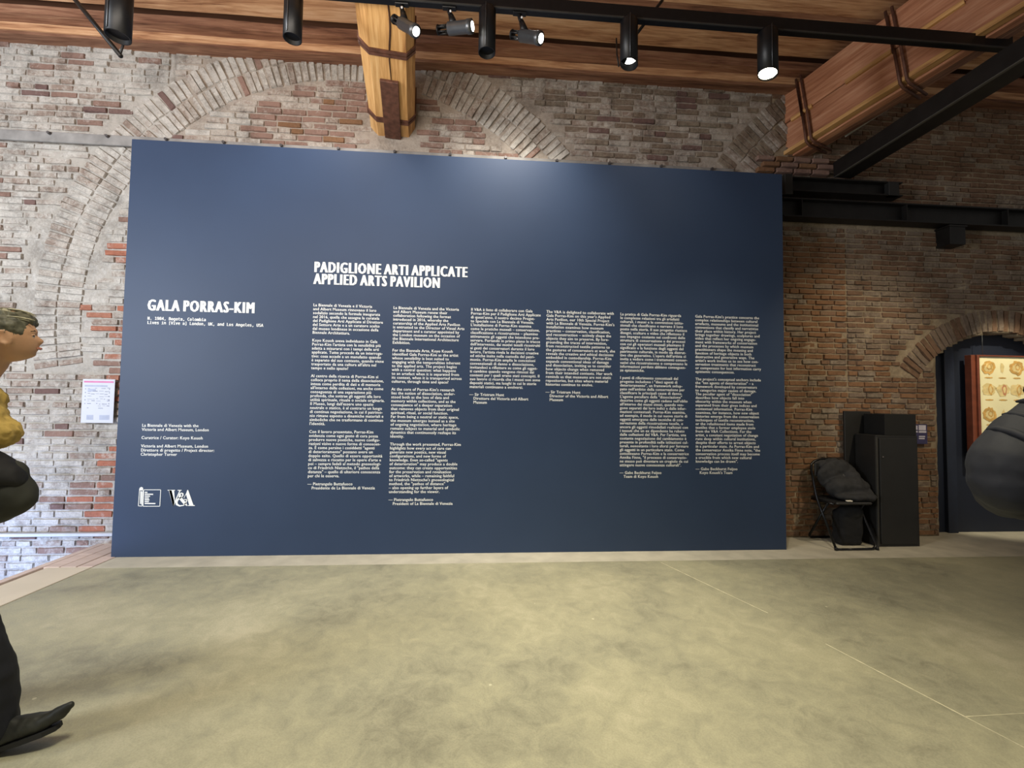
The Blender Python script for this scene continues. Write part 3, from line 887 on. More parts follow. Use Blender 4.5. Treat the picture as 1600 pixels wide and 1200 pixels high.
column(c5, 969, 491.2, 745, 1075.8, 670); column(c6, 1086, 494.7, 739, 1188.5, 526)
column(c0, 222, 665, 710.3, 334.8, 703)
# headings
def heading(name, lines, pl, pyc, pitch_px, pr, caph_px, bold, fnt='sans', off=.0, shifts=(-1, -.6, -.2, .2, .6, 1), spc=1.22):
    a = at(pl, pyc, PY); k = (at(pl, pyc, PY).z - at(pl, pyc + 10, PY).z) / 10
    return text_mesh(name, lines, a.x, a.z - .0, pitch_px * k, at(pr[0], pr[1], PY).x - a.x, caph_px * k / (.52 if fnt == 'mono' else .682), pan, bold=bold, fnt=fnt, off=off, shifts=shifts, spacing=spc, mid=.26 if fnt == 'mono' else .34)
heading('heading', ['PADIGLIONE ARTI APPLICATE', 'APPLIED ARTS PAVILION'], 491.5, 417, 18.6, (729.5, 428), 16.2, .078)
heading('heading', ['GALA PORRAS-KIM'], 232, 476.5, 18, (396.5, 487), 17.0, .078)
heading('caption', ['N. 1984, Bogota, Colombia', 'Lives in [Vive a] London, UK, and Los Angeles, USA'], 231, 497.2, 6.6, (411.5, 506), 4.6, .045, 'mono', .006, (-.5, 0, .5), 1.0)
# museum monogram with thick and hairline strokes, and the column emblem with its frame
def pq(px, py):
    p = at(px, py, PY); return (p.x, p.z)
def from_zoom(x, y): return pq(200 + x / 7.06, 640 + y / 7.06)
bm = bmesh.new()
for pts in ([(438, 886), (520, 886), (520, 892), (510, 894), (518, 1005), (505, 1062), (497, 1062), (455, 894), (438, 892)],
            [(548, 886), (592, 886), (592, 892), (580, 895), (505, 1062), (498, 1050), (568, 895), (548, 892)],
            [(656, 886), (664, 886), (722, 1052), (736, 1056), (736, 1062), (662, 1062), (662, 1056), (676, 1052), (640, 930)],
            [(482, 890), (512, 1010), (505, 1062), (497, 1062), (450, 890)]):
    poly(bm, [from_zoom(*p) for p in pts], -.0015, -.0005)
def stroke(bm, pts, wds):
    P = [Vector((*from_zoom(*p), 0)) for p in pts]; n = len(P); Lp, Rp = [], []
    for i, p in enumerate(P):
        d = (P[min(i + 1, n - 1)] - P[max(i - 1, 0)]).normalized(); q = Vector((-d.y, d.x, 0)) * wds[i] / 7.06 * .0063 / 2
        Lp.append(bm.verts.new(((p + q).x, -.0017, (p + q).y))); Rp.append(bm.verts.new(((p - q).x, -.0017, (p - q).y)))
    for i in range(n - 1): bm.faces.new((Lp[i], Lp[i + 1], Rp[i + 1], Rp[i]))
stroke(bm, [(665, 992), (652, 995), (640, 1030), (612, 1056), (570, 1062), (540, 1045), (535, 1015), (552, 990), (590, 965), (608, 945), (606, 928), (590, 920), (575, 930), (572, 955), (590, 990), (625, 1030), (655, 1060)],
       [6, 10, 10, 10, 14, 22, 24, 18, 10, 12, 16, 10, 16, 24, 28, 28, 8])
stroke(bm, [(618, 992), (668, 992)], [8, 8]); stroke(bm, [(655, 905), (618, 975)], [5, 5])
stroke(bm, [(712, 1058), (738, 1058)], [8, 8])
mesh_obj('museum_monogram', bm, WHITE, pan)
bm = bmesh.new()
for a, b_ in (((172, 884), (362, 884)), ((362, 884), (352, 1066)), ((352, 1066), (168, 1066)), ((168, 1066), (175, 884)), ((128, 890), (116, 1062)), ((116, 1062), (158, 1064)), ((158, 1064), (168, 892))): stroke(bm, [a, b_], [6, 6])
stroke(bm, [(146, 900), (144, 960), (140, 1040)], [14, 12, 10])
stroke(bm, [(158, 905), (152, 1050)], [5, 5])
poly(bm, [from_zoom(*p) for p in [(128, 892), (124, 880), (132, 862), (148, 852), (166, 862), (168, 890)]], -.0015, -.0005)
for y, l in ((912, 30), (933, 92), (954, 58), (975, 46), (994, 52), (1014, 46), (1035, 118)): stroke(bm, [(186, y), (186 + l, y + 1)], [11, 11])
mesh_obj('column_emblem', bm, WHITE, pan)

# ------------------------------------------------------------------ paper notice on the left wall
a, b_ = at(127, 592, 4.56), at(172, 661, 4.56)
nt_ = thing('paper_notice', ((a.x + b_.x) / 2 + .02, 4.56, b_.z), 'white paper notice with a pink header on the brick wall left of the panel', 'notice')
PAP = plain('white_paper', (.60, .61, .67), .6, 0, .03, 4); w2, h2 = .145, a.z - b_.z
bm = bmesh.new(); box(bm, (-w2, 0, 0), (w2, .006, h2), .001); mesh_obj('sheet', bm, PAP, nt_)
nbox('header_bar', (-w2 + .012, -.0015, h2 - .034), (w2 - .012, .002, h2 - .018), plain('magenta_ink', (.62, .18, .36), .6), nt_, 0)
INK = plain('grey_ink', (.22, .24, .32), .7, 0, .3, 40); INKP = plain('pale_grey_ink', (.42, .45, .56), .7)
bm = bmesh.new(); rr = random.Random(4)
for i, z in enumerate([.33, .30, .275, .25, .225, .205, .18, .16, .14]):
    x = -w2 + .05
    while x < w2 - .05:
        l = rr.uniform(.01, .045); z2 = z + rr.uniform(-.004, .004)
        if rr.random() < .75: box(bm, (x, -.001, z2), (min(x + l, w2 - .04), .002, z2 + rr.uniform(.0025, .006)))
        x += l + rr.uniform(.004, .02)
for x in (-w2 + .025, w2 - .05):
    for z in (.32, .285, .25, .215, .18): box(bm, (x, -.001, z), (x + .008, .002, z + .008))
mesh_obj('printed_lines', bm, INK, nt_)['kind'] = 'stuff'
bm = bmesh.new()
for lo, hi in (((-w2 + .05, .30), (-w2 + .12, .325)), ((-w2 + .05, .03), (-w2 + .11, .075)), ((.02, .03), (.11, .075)), ((-w2 + .02, .345), (.08, .362))): box(bm, (lo[0], -.0008, lo[1]), (hi[0], .002, hi[1]))
mesh_obj('printed_blocks', bm, INKP, nt_)['kind'] = 'stuff'

# ------------------------------------------------------------------ doorway on the right with the framed picture
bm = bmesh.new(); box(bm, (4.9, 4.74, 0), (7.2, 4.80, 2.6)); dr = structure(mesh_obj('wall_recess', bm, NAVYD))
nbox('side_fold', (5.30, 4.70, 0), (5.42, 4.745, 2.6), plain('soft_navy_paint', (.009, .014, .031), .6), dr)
art = thing('framed_picture', (5.97, 4.60, .84), 'brightly lit framed sheet of ochre drawings hanging in the dark arch', 'picture')
FRM = plain('reddish_frame', (.17, .045, .022), .45, 0, .2, 12)
aw, ah = .385, 1.17
for nm, lo, hi in (('frame_side', (-aw, 0, 0), (-aw + .03, .05, ah)), ('frame_side', (aw - .03, 0, 0), (aw, .05, ah)), ('frame_rail', (-aw + .03, 0, 0), (aw - .03, .05, .016)), ('frame_rail', (-aw + .03, 0, ah - .016), (aw - .03, .05, ah))): nbox(nm, lo, hi, FRM, art, .002)
nbox('frame_return', (-aw - .05, .02, 0), (-aw, .09, ah), FRM, art, .002)
nbox('sheet', (-aw + .03, .018, .016), (aw - .03, .026, ah - .016), plain('cream_sheet', (.88, .80, .50), .7, 0, .06, 3), art, 0)
OC = [plain('ochre_ink', (.62, .36, .10), .8, 0, .3, 18), plain('sand_ink', (.74, .58, .27), .8, 0, .2, 18), plain('rust_ink', (.55, .24, .12), .8, 0, .2, 18)]
rr = random.Random(12)
def blob(cx, cz, rx, rz, mi, yy=.016, hole=False, sd=0):
    bm = bmesh.new(); n = 26; vo, vi = [], []
    for i in range(n):
        a = 2 * pi * i / n; k = 1 + .35 * noise.noise(Vector((cos(a) * 2, sin(a) * 2, sd))) + rr.uniform(-.07, .07)
        vo.append(bm.verts.new((cx + rx * k * cos(a), yy, cz + rz * k * sin(a)))); k *= .62 + rr.uniform(-.05, .05)
        vi.append(bm.verts.new((cx + rx * k * cos(a), yy, cz + rz * k * sin(a))))
    for i in range(n): bm.faces.new((vo[i], vo[(i + 1) % n], vi[(i + 1) % n], vi[i]))
    if not hole: bm.faces.new(vi)
    return mesh_obj('drawing', bm, OC[mi], art)
sd = 0
for r_, z in enumerate((1.03, .78, .50, .27)):
    for c_, x in enumerate((-.23, -.06, .12, .27)):
        sd += 1
        if r_ % 2 == 0:
            if c_ % 2 == 0: blob(x, z, .075, .07, 1, sd=sd); blob(x, z, .085, .08, 0, .0150, True, sd + 40); blob(x + .01, z + .01, .03, .035, 0, .0145, True, sd + 60)
            else: blob(x, z, .022, .055, 1, sd=sd)
        else:
            blob(x, z, .085, .07, 1, sd=sd); blob(x + .02, z, .03, .06, 2 if c_ % 2 else 0, .0150, True, sd + 20)
        blob(x, z - .115, .05, .008, 0, sd=sd + 90)
ntube('hanging_wire', [(-.28, .03, ah), (-.28, .03, ah + .35)], .003, plain('wire', (.2, .2, .2), .4, .8), art, 6)

# ------------------------------------------------------------------ black plinths, small sign, pipe
def plinth(name, loc, w, d, h, label, extra=None):
    t = thing(name, loc, label, 'board')
    nbox('body', (-w / 2, 0, 0), (w / 2, d, h), BLACKM, t, .004)
    return t
p1 = plinth('leaning_board', (4.08, 4.532, 0), .30, .028, 1.36, 'tall flat matt black board standing behind the folding chair')
nbox('side_batten', (.10, -.012, 0), (.15, .0, 1.25), BLACKM, p1)
p2 = thing('display_cabinet', (4.262, 4.265, 0), 'matt black cabinet with a box on top right of the chair', 'cabinet')
nbox('body', (-.23, .0, 0), (.225, .255, 1.12), BLACKM, p2, .004); nbox('front_panel', (-.20, -.012, .03), (.20, .0, 1.09), BLACKM, p2, .003)
nbox('edge_strip', (-.232, -.008, 0), (-.222, .01, 1.10), plain('dull_edge', (.05, .048, .043), .5), p2, 0)
nbox('top_box', (-.13, .0, 1.12), (.215, .25, 1.335), plain('deep_black', (.0025, .0025, .0025), .8), p2, .003)
ntube('lock', [(-.17, -.012, .9), (-.17, -.018, .9)], .009, BOLT, p2, 12)
sg_ = thing('small_sign', (4.83, 4.555, 1.01), 'small blue sign with white print beside the black cabinet', 'sign')
nbox('plate', (-.08, 0, 0), (.08, .012, .215), plain('indigo_board', (.05, .045, .13), .5), sg_, .001)
SW = plain('lilac_white_ink', (.62, .60, .72), .6)
for lo, hi in (((-.065, .155), (-.035, .20)), ((-.022, .15), (.062, .205)), ((-.065, .125), (-.035, .142)), ((-.022, .122), (.066, .143)), ((-.022, .075), (.05, .088)), ((-.065, .078), (-.045, .088)), ((-.022, .052), (.045, .067)), ((-.065, .05), (-.045, .062))):
    nbox('print_block', (lo[0], -.002, lo[1]), (hi[0], .002, hi[1]), SW, sg_, 0)
ntube('wall_pipe', [(4.765, 4.555, .05), (4.765, 4.555, .99)], .012, plain('red_brown_pipe', (.20, .06, .04), .5), None, 10)
pp = bpy.data.objects['wall_pipe']; tag(pp, 'thin red-brown pipe running up the wall below the small sign', 'pipe')

# ------------------------------------------------------------------ folding chair and jacket
CH = (3.72, 4.37, 0)
ang = radians(0)
fc = thing('folding_chair', CH, 'black tubular folding chair standing before the tall black board', 'chair', rz=ang)
TUB = plain('black_tube', (.010, .010, .011), .25, .4, .1, 20)
hwid = .215
front = round_path([(-hwid, -.20, .012), (-hwid, .06, .45), (-hwid * .96, .20, .80), (-hwid * .6, .225, .845), (hwid * .6, .225, .845), (hwid * .96, .20, .80), (hwid, .06, .45), (hwid, -.20, .012)], .07)
loopf = front + [Vector((0, -.20, .012))]
ntube('main_frame', round_path([(-hwid, -.20, .012), (-hwid, .04, .45), (-hwid, .13, .80), (-hwid * .5, .14, .85), (hwid * .5, .14, .85), (hwid, .13, .80), (hwid, .04, .45), (hwid, -.20, .012), (0, -.2, .012)], .07) + [Vector((-hwid, -.2, .012))], .0115, TUB, fc, 10)
ntube('rear_leg_frame', round_path([(-hwid + .02, -.08, .43), (-hwid + .02, .20, .012), (hwid - .02, .20, .012), (hwid - .02, -.08, .43)], .06), .0115, TUB, fc, 10)
ntube('seat_rail', [(-hwid + .02, -.16, .44), (-hwid + .02, .14, .43)], .009, TUB, fc); ntube('seat_rail', [(hwid - .02, -.16, .44), (hwid - .02, .14, .43)], .009, TUB, fc)
nbox('seat', (-.19, -.19, .435), (.19, .17, .462), plain('black_vinyl', (.012, .012, .013), .5), fc, .012)
nbox('backrest', (-.19, .09, .67), (.19, .112, .82), plain('black_vinyl_back', (.012, .012, .013), .5), fc, .01)
for sx in (-1, 1):
    ntube('foot_cap', [(sx * (hwid), -.20, 0.0), (sx * hwid, -.198, .03)], .015, BLACK, fc, 8)

def fuse(name, prims, mat, parent, voxel=.008, smooth=6, fac=.5):
    """one continuous surface from overlapping rounded volumes"""
    bm = bmesh.new()
    for pr in prims:
        if pr[0] == 'e':          # ellipsoid: centre, radii, euler
            _, c, r, *rot = pr; m4 = Matrix.Translation(c) @ (Euler(rot[0]).to_matrix().to_4x4() if rot else Matrix()) @ Matrix.Diagonal((*r, 1))
            bmesh.ops.create_icosphere(bm, subdivisions=3, radius=1, matrix=m4)
        elif pr[0] == 't':        # tapering limb through points
            pts, rads = pr[1], pr[2]; pts = [Vector(p) for p in pts]
            sq = pr[3] if len(pr) > 3 else 1.0
            tube(bm, pts, list(rads), 16)
            for p, r in zip(pts, rads): bmesh.ops.create_icosphere(bm, subdivisions=2, radius=r, matrix=Matrix.Translation(p))
        elif pr[0] == 'm':        # ready mesh verts/faces
            vs = [bm.verts.new(v) for v in pr[1]]
            for f in pr[2]: bm.faces.new([vs[i] for i in f])
        elif pr[0] == 'b':
            box(bm, pr[1], pr[2], pr[3] if len(pr) > 3 else 0)
    bmesh.ops.recalc_face_normals(bm, faces=bm.faces)
    me = bpy.data.meshes.new('tmp'); bm.to_mesh(me); bm.free(); o = bpy.data.objects.new('tmp', me); COL.objects.link(o)
    rm = o.modifiers.new('r', 'REMESH'); rm.mode = 'VOXEL'; rm.voxel_size = voxel; rm.use_smooth_shade = True
    if smooth: sm = o.modifiers.new('s', 'SMOOTH'); sm.iterations = smooth; sm.factor = fac
    dg = bpy.context.evaluated_depsgraph_get(); dg.update(); nm = bpy.data.meshes.new_from_object(o.evaluated_get(dg))
    bpy.data.objects.remove(o); bpy.data.meshes.remove(me); nm.name = name
    nm.materials.clear(); nm.materials.append(mat)
    return link(bpy.data.objects.new(name, nm), parent)
def crinkle(o, amp, sc, seed=0, stretch=(1, 1, 1)):
    me = o.data; nr = [v.normal.copy() for v in me.vertices]
    for v, n_ in zip(me.vertices, nr):
        q = Vector((v.co.x * sc * stretch[0], v.co.y * sc * stretch[1], v.co.z * sc * stretch[2] + seed))
        v.co += n_ * amp * (noise.noise(q) + .5 * noise.noise(q * 2.3))
# the jacket hangs over the back and spills over the seat
JK = plain('black_jacket_cloth', (.019, .019, .021), .85, 0, .25, 30, .4)
jk = thing('jacket', CH, 'black jacket draped over the back of the folding chair', 'jacket', rz=ang)
P = [('e', (.0, .11, .80), (.20, .04, .055)), ('e', (.03, .06, .68), (.22, .055, .17)), ('e', (.07, -.02, .57), (.24, .10, .12)), ('e', (.10, -.08, .50), (.22, .11, .05)),
     ('t', [(.14, .07, .76), (.23, .0, .60), (.26, -.09, .49)], (.05, .055, .045)), ('e', (.15, .02, .62), (.10, .08, .14))]
j = fuse('cloth', P, JK, jk, .010, 5); crinkle(j, .016, 9, 3)
ntube('sleeve_seam', [(.03, .05, .76), (.08, -.01, .64), (.14, -.10, .53)], .012, plain('jacket_trim', (.035, .035, .038), .7), jk, 8)
ntube('zip_edge', [(.10, .06, .79), (.20, -.02, .67), (.26, -.10, .53)], .010, plain('jacket_edge', (.04, .04, .043), .7), jk, 8)
nbox('white_tag', (-.075, -.185, .468), (-.02, -.16, .480), plain('tag_white', (.75, .7, .6), .6), jk, .002)
bg = thing('backpack', (3.79, 4.29, 0), 'black bag standing on the floor under the folding chair', 'bag', rz=ang)
bgm = fuse('sack', [('b', (-.12, .0, .0), (.13, .15, .36), .03), ('e', (.02, .06, .34), (.13, .09, .08))], plain('black_bag_cloth', (.008, .008, .009), .85, 0, .2, 30), bg, .012, 6); crinkle(bgm, .01, 9)
ntube('handle', [(-.04, .06, .40), (-.02, .05, .435), (.05, .05, .435), (.07, .06, .40)], .008, BLACK, bg, 8)

# ------------------------------------------------------------------ people
def skin_mat(name, c):
    m = plain(name, c, .5, 0, .10, 9); b = m.node_tree.nodes['Principled BSDF']; b.inputs['Subsurface Weight'].default_value = .12; b.inputs['Subsurface Scale'].default_value = .01
    b.inputs['Subsurface Radius'].default_value = (1, .35, .2); return m
def head_mesh(c, s, pitch=0.0, yaw=0.0):
    """head facing +X, centre c (mid skull), s = chin-to-crown height; sculpted profile"""
    nlat, nlon = 56, 64; vs, fs = [], []
    def g(v, m_, w_): return math.exp(-((v - m_) / w_) ** 2)
    Rm = Matrix.Rotation(yaw, 3, 'Z') @ Matrix.Rotation(-pitch, 3, 'Y')
    for i in range(nlat + 1):
        th = pi * i / nlat; z = cos(th)                 # 1 crown .. -1 chin
        for k in range(nlon):
            a = 2 * pi * k / nlon; ca, sa = cos(a), sin(a)
            r = sin(th) ** .82
            wdt = .335 * (1 - .22 * max(0, -z) ** 1.3) ; dep = .375
            x = dep * r * ca; y = wdt * r * sa
            if z < 0 and ca < 0: x *= 1 - .38 * (-z) ** 1.2        # back of the skull tucks into the neck
            if z < 0 and ca > 0: x *= 1 + .10 * g(z, -.75, .3)
            f = max(0, ca) ** 3; ff = g(a if a < pi else a - 2 * pi, 0, .17); fe = g(abs(a if a < pi else a - 2 * pi), .36, .15)
            x += f * .022 * g(z, .12, .12)                          # brow
            x -= f * .028 * g(z, -.02, .08) * (1 - ff)              # sockets
            x -= ff * .025 * g(z, .0, .07)
            x += ff * (.088 * g(z, -.27, .10) + .050 * g(z, -.14, .10))     # nose
            x += g(abs(a if a < pi else a - 2 * pi), .14, .09) * .028 * g(z, -.30, .05)   # nostril wings
            fm = g(a if a < pi else a - 2 * pi, 0, .30)
            x += fm * (.045 * g(z, -.47, .045) + .042 * g(z, -.575, .045) - .02 * g(z, -.522, .022) - .014 * g(z, -.66, .05) + .055 * g(z, -.80, .11))
            x += f * .012 * g(z, -.25, .15) * fe
            zz = .5 * z
            vs.append(Vector(c) + Rm @ (Vector((x, y, zz)) * s))
    for i in range(nlat):
        for k in range(nlon):
            a0 = i * nlon + k; a1 = i * nlon + (k + 1) % nlon
            fs.append((a0, a1, a1 + nlon, a0 + nlon))
    # weld poles
    top = Vector(c) + Rm @ Vector((0, 0, .5 * s)); bot = Vector(c) + Rm @ Vector((0.0, 0, -.5 * s))
    V = vs[nlon:-nlon]; V2 = [top] + V + [bot]; F2 = []
    n = nlat - 1
    for k in range(nlon): F2.append((0, 1 + (k + 1) % nlon, 1 + k))
    for i in range(n - 1):
        for k in range(nlon):
            a0 = 1 + i * nlon + k; a1 = 1 + i * nlon + (k + 1) % nlon; F2.append((a0, a1, a1 + nlon, a0 + nlon))
    l0 = 1 + (n - 1) * nlon
    for k in range(nlon): F2.append((l0 + k, l0 + (k + 1) % nlon, len(V2) - 1))
    return ('m', V2, F2), (lambda p: Vector(c) + Rm @ (Vector(p) * s))
def hand(wrist, dirv, palm_n, side, s=1.0, curl=.5):
    d = Vector(dirv).normalized(); n_ = Vector(palm_n).normalized(); t = d.cross(n_).normalized() * side; w = Vector(wrist)
    P = [('t', [w - d * .02, w + d * .03 * s, w + d * .085 * s], (.024 * s, .030 * s, .034 * s))]
    for i, (off, L_) in enumerate(((-.028, .075), (-.009, .085), (.010, .080), (.028, .062))):
        b = w + d * .085 * s + t * off * s; q = [b - d * .02]; dd = d.copy()
        q.append(b)
        for k, fr in enumerate((.45, .32, .23)):
            dd = (dd + n_ * curl * .55).normalized(); q.append(q[-1] + dd * L_ * fr * s)
        P.append(('t', q, (.010 * s, .0095 * s, .009 * s, .0085 * s, .0075 * s)))
    b = w + d * .03 * s - t * .03 * s; P.append(('t', [b, b + (d * .6 - t * .7).normalized() * .035 * s, b + (d * .85 - t * .4 + n_ * .3).normalized() * .068 * s], (.013 * s, .011 * s, .009 * s)))
    return P

# --- visitor in yellow at the left edge, walking to the right
SK = skin_mat('tanned_skin', (.58, .33, .19)); 
wc = Vector((-2.145, 2.0, 0)); W_RZ = radians(8)
wm = thing('person', wc, 'person in a yellow top and dark trousers walking in from the left, face raised', 'person', rz=W_RZ)
o0 = wc
hc = Vector((.158, .015, 1.655))
hd, H_ = head_mesh(hc, .222, pitch=radians(7), yaw=radians(34))
neck = [hc + Vector((-.025, -.01, -.06)), hc + Vector((-.05, -.01, -.11)), hc + Vector((-.095, -.01, -.18)), hc + Vector((-.15, -.01, -.26))]
tor = [('e', (-.04, 0, 1.33), (.115, .19, .13)), ('e', (-.05, 0, 1.16), (.115, .155, .16)), ('e', (-.04, 0, .98), (.115, .165, .14))]
def ear(H_, s):
    q = [H_((-.02 + .085 * cos(t_) - .03, s * (.345 + .03 * (cos(t_) < 0)), -.06 + .135 * sin(t_))) for t_ in [2 * pi * k_ / 12 for k_ in range(13)]]
    return [('t', q, [.0065] * 13), ('e', H_((-.05, s * .33, -.06)), (.016, .006, .026)), ('e', H_((-.01, s * .34, -.17)), (.008, .006, .011))]
hl, hr = Vector((-.02, -.17, .96)), Vector((-.02, .15, .96))
body = [hd, ('t', neck, (.050, .056, .060, .075))] + tor + [('t', [(-.06, -.19, 1.40), (-.16, -.235, 1.12), (-.09, -.21, 1.0), (-.02, -.17, .96)], (.05, .042, .035, .025)), ('t', [(-.06, .19, 1.40), (-.18, .235, 1.12), (-.09, .19, 1.0), (-.02, .15, .96)], (.05, .042, .035, .025)),
        ('t', [(-.04, -.09, .95), (.13, -.085, .52), (.22, -.08, .10)], (.09, .062, .042)), ('t', [(-.04, .09, .95), (-.12, .09, .52), (-.42, .09, .16)], (.09, .062, .042))] + ear(H_, -1) + ear(H_, 1)
body += hand(hl, (.6, .8, -.1), (.5, -.4, -.3), 1, .95, .9) + hand(hr, (.6, -.8, -.1), (.5, .4, -.3), -1, .95, .9)
fuse('body', body, SK, wm, .0065, 2, .4)
# face details
EYEW = plain('eye_white', (.75, .72, .68), .3); IRIS = plain('brown_iris', (.05, .025, .012), .2); LIP = skin_mat('lip', (.48, .18, .13))
for s in (-1, 1):
    c = H_((.292, s * .135, -.025)); bm = bmesh.new(); bmesh.ops.create_icosphere(bm, subdivisions=2, radius=.0115, matrix=Matrix.Translation(c)); mesh_obj('eye', bm, EYEW, wm, True)
    ntube('eyelid', [H_((.315, s * .085, -.020)), H_((.333, s * .125, .008)), H_((.30, s * .19, -.015))], .0035, SK, wm, 6)
    bm = bmesh.new(); bmesh.ops.create_icosphere(bm, subdivisions=2, radius=.0058, matrix=Matrix.Translation(c + Vector((.0065, s * .001, .001)))); mesh_obj('iris', bm, IRIS, wm.children[-1], True)
    ntube('eyebrow', [H_((.362, s * .06, .058)), H_((.342, s * .13, .078)), H_((.29, s * .21, .06))], [.003, .004, .002], plain('eyebrow_hair', (.10, .06, .03), .8), wm, 6)
ntube('lips', [H_((.345, -.085, -.262)), H_((.385, -.03, -.262)), H_((.398, 0, -.262)), H_((.385, .03, -.262)), H_((.345, .085, -.262))], [.002, .005, .0055, .005, .002], LIP, wm, 8)
HR = plain('grey_green_hair', (.11, .105, .07), .6, 0, .5, 50, .4); HRL = plain('pale_hair_streak', (.50, .47, .33), .6, 0, .3, 40)
hp = [('e', H_((-.08, 0, .14)), (.092, .084, .078)), ('e', H_((-.24, 0, .02)), (.062, .076, .085)), ('e', H_((-.27, 0, -.16)), (.045, .062, .06)), ('e', H_((.12, 0, .29)), (.060, .062, .040)), ('e', H_((.24, 0, .27)), (.034, .052, .026))]
rr = random.Random(3)
for i in range(46):
    a = rr.uniform(0, 2 * pi); e_ = rr.uniform(.15, 1.35)
    q = H_((-.06 + .39 * cos(a) * cos(e_), .36 * sin(a) * cos(e_), .12 + .37 * sin(e_)))
    if cos(a) * cos(e_) > .62 or (cos(a) > -.45 and e_ < .62): continue
    hp.append(('e', q, (.017, .014, .012)))
h = fuse('hair', hp, HR, wm, .006, 2, .3); crinkle(h, .006, 60, 1)
bm = bmesh.new()
for i in range(40):
    a = rr.uniform(-1.15, 1.15); x0 = rr.uniform(-.25, .05)
    pts = [H_((x0 + t_ * .34, .37 * sin(a) * (1 - .25 * t_), .16 + .385 * cos(a) * (1 - .30 * t_ ** 2) - .02)) for t_ in (0, .4, .8, 1.05)]
    tube(bm, pts, [.002, .0035, .003, .001], 5)
hs_ = mesh_obj('hair_strands', bm, HRL, h, True); hs_['kind'] = 'stuff'
YL = plain('yellow_fleece', (.52, .36, .10), .95, 0, .25, 22, .8)
cg = fuse('yellow_top', [('e', (-.07, 0, 1.37), (.145, .205, .09)), ('e', (-.02, 0, 1.27), (.185, .19, .11)), ('e', (.07, -.02, 1.245), (.155, .15, .085)), ('e', (.03, -.03, 1.32), (.145, .15, .09)), ('e', (.03, -.02, 1.385), (.13, .15, .08)), ('e', (.075, -.04, 1.305), (.11, .12, .09)), ('e', (-.06, 0, 1.10), (.165, .185, .16)), ('e', (-.08, 0, .98), (.15, .19, .13)),
     ('t', [(-.06, -.19, 1.40), (-.16, -.245, 1.12), (-.07, -.225, 1.0)], (.07, .060, .052)), ('t', [(-.06, .19, 1.40), (-.18, .245, 1.12), (-.07, .21, 1.0)], (.07, .062, .052))], YL, wm, .010, 4)
crinkle(cg, .008, 45, 2)
ntube('dark_collar', [(.12, -.07, 1.50), (.155, -.07, 1.462), (.175, -.07, 1.425), (.165, -.07, 1.40), (.18, -.07, 1.37), (.20, -.07, 1.335)], .0045, plain('dark_brown_trim', (.035, .018, .013), .7), wm, 8)
TR = plain('black_trousers_cloth', (.008, .009, .014), .85, 0, .2, 20, .3)
tr = fuse('trousers', [('e', (-.04, 0, .92), (.145, .19, .11)), ('t', [(-.03, -.09, .88), (.135, -.085, .52), (.205, -.08, .28), (.225, -.08, .085)], (.115, .098, .105, .10)), ('t', [(-.04, .09, .88), (-.12, .09, .52), (-.40, .09, .18)], (.115, .095, .10))], TR, wm, .011, 5)
crinkle(tr, .010, 10, 5)
SH = plain('dark_worn_leather', (.022, .023, .018), .6, 0, .5, 16, .8); SOLE = plain('black_sole', (.012, .012, .012), .7)
def shoe(base, pitch, nm='shoe'):
    q = Matrix.Translation(base) @ Matrix.Rotation(-pitch, 4, 'Y')
    f = lambda p: q @ Vector(p)
    o = fuse(nm, [('e', f((.03, 0, .045)), (.055, .042, .045), (0, -pitch, 0)), ('t', [f((.05, 0, .05)), f((.13, 0, .045)), f((.20, 0, .042)), f((.255, 0, .056)), f((.29, 0, .072))], (.044, .042, .032, .022, .014)), ('t', [f((.02, 0, .06)), f((.01, 0, .12))], (.045, .045))], SH, wm, .006, 3, .4)
    crinkle(o, .006, 22, 4)
    bm = bmesh.new(); out = [(-.02, .03), (.05, .04), (.13, .043), (.20, .036), (.235, .02), (.24, 0)]; ol = out + [(x, -y) for x, y in out[::-1][1:]]
    a = [bm.verts.new(f((x, y, -.004 + .0))) for x, y in ol]; b = [bm.verts.new(f((x, y, .014))) for x, y in ol]; n = len(ol)
    bm.faces.new(a[::-1]); bm.faces.new(b)
    for i in range(n): bm.faces.new((a[i], a[(i + 1) % n], b[(i + 1) % n], b[i]))
    bmesh.ops.recalc_face_normals(bm, faces=bm.faces); mesh_obj('sole', bm, SOLE, o)
shoe((.245, -.08, .012), radians(14)); shoe((-.52, .09, .10), radians(-38))
# the bag held in front of the waist
bgp = wc + Matrix.Rotation(W_RZ, 3, 'Z') @ Vector((.178, -.03, .86))
hbg = thing('shoulder_bag', bgp, 'bulging dark olive and black bag held at the waist by the person in yellow', 'bag', rz=W_RZ)
BGM = plain('dark_olive_nylon', (.026, .027, .021), .75, 0, .5, 7, .5)
bb = fuse('bag_body', [('e', (-.02, 0, .12), (.155, .10, .10)), ('e', (.035, 0, .14), (.095, .09, .095)), ('e', (-.08, .0, .06), (.16, .10, .055)), ('e', (.02, 0, .21), (.085, .06, .07))], BGM, hbg, .009, 4); crinkle(bb, .010, 9, 8)
bf = fuse('top_flap', [('e', (.01, -.03, .255), (.125, .085, .05), (0, .66, 0)), ('e', (-.06, -.03, .31), (.06, .06, .06))], plain('black_flap', (.006, .006, .007), .7), hbg, .008, 4); crinkle(bf, .008, 12, 2)
ntube('strap', [(-.08, -.07, .30), (-.13, -.16, .42), (-.20, -.20, .55)], .014, BLACK, hbg, 8)

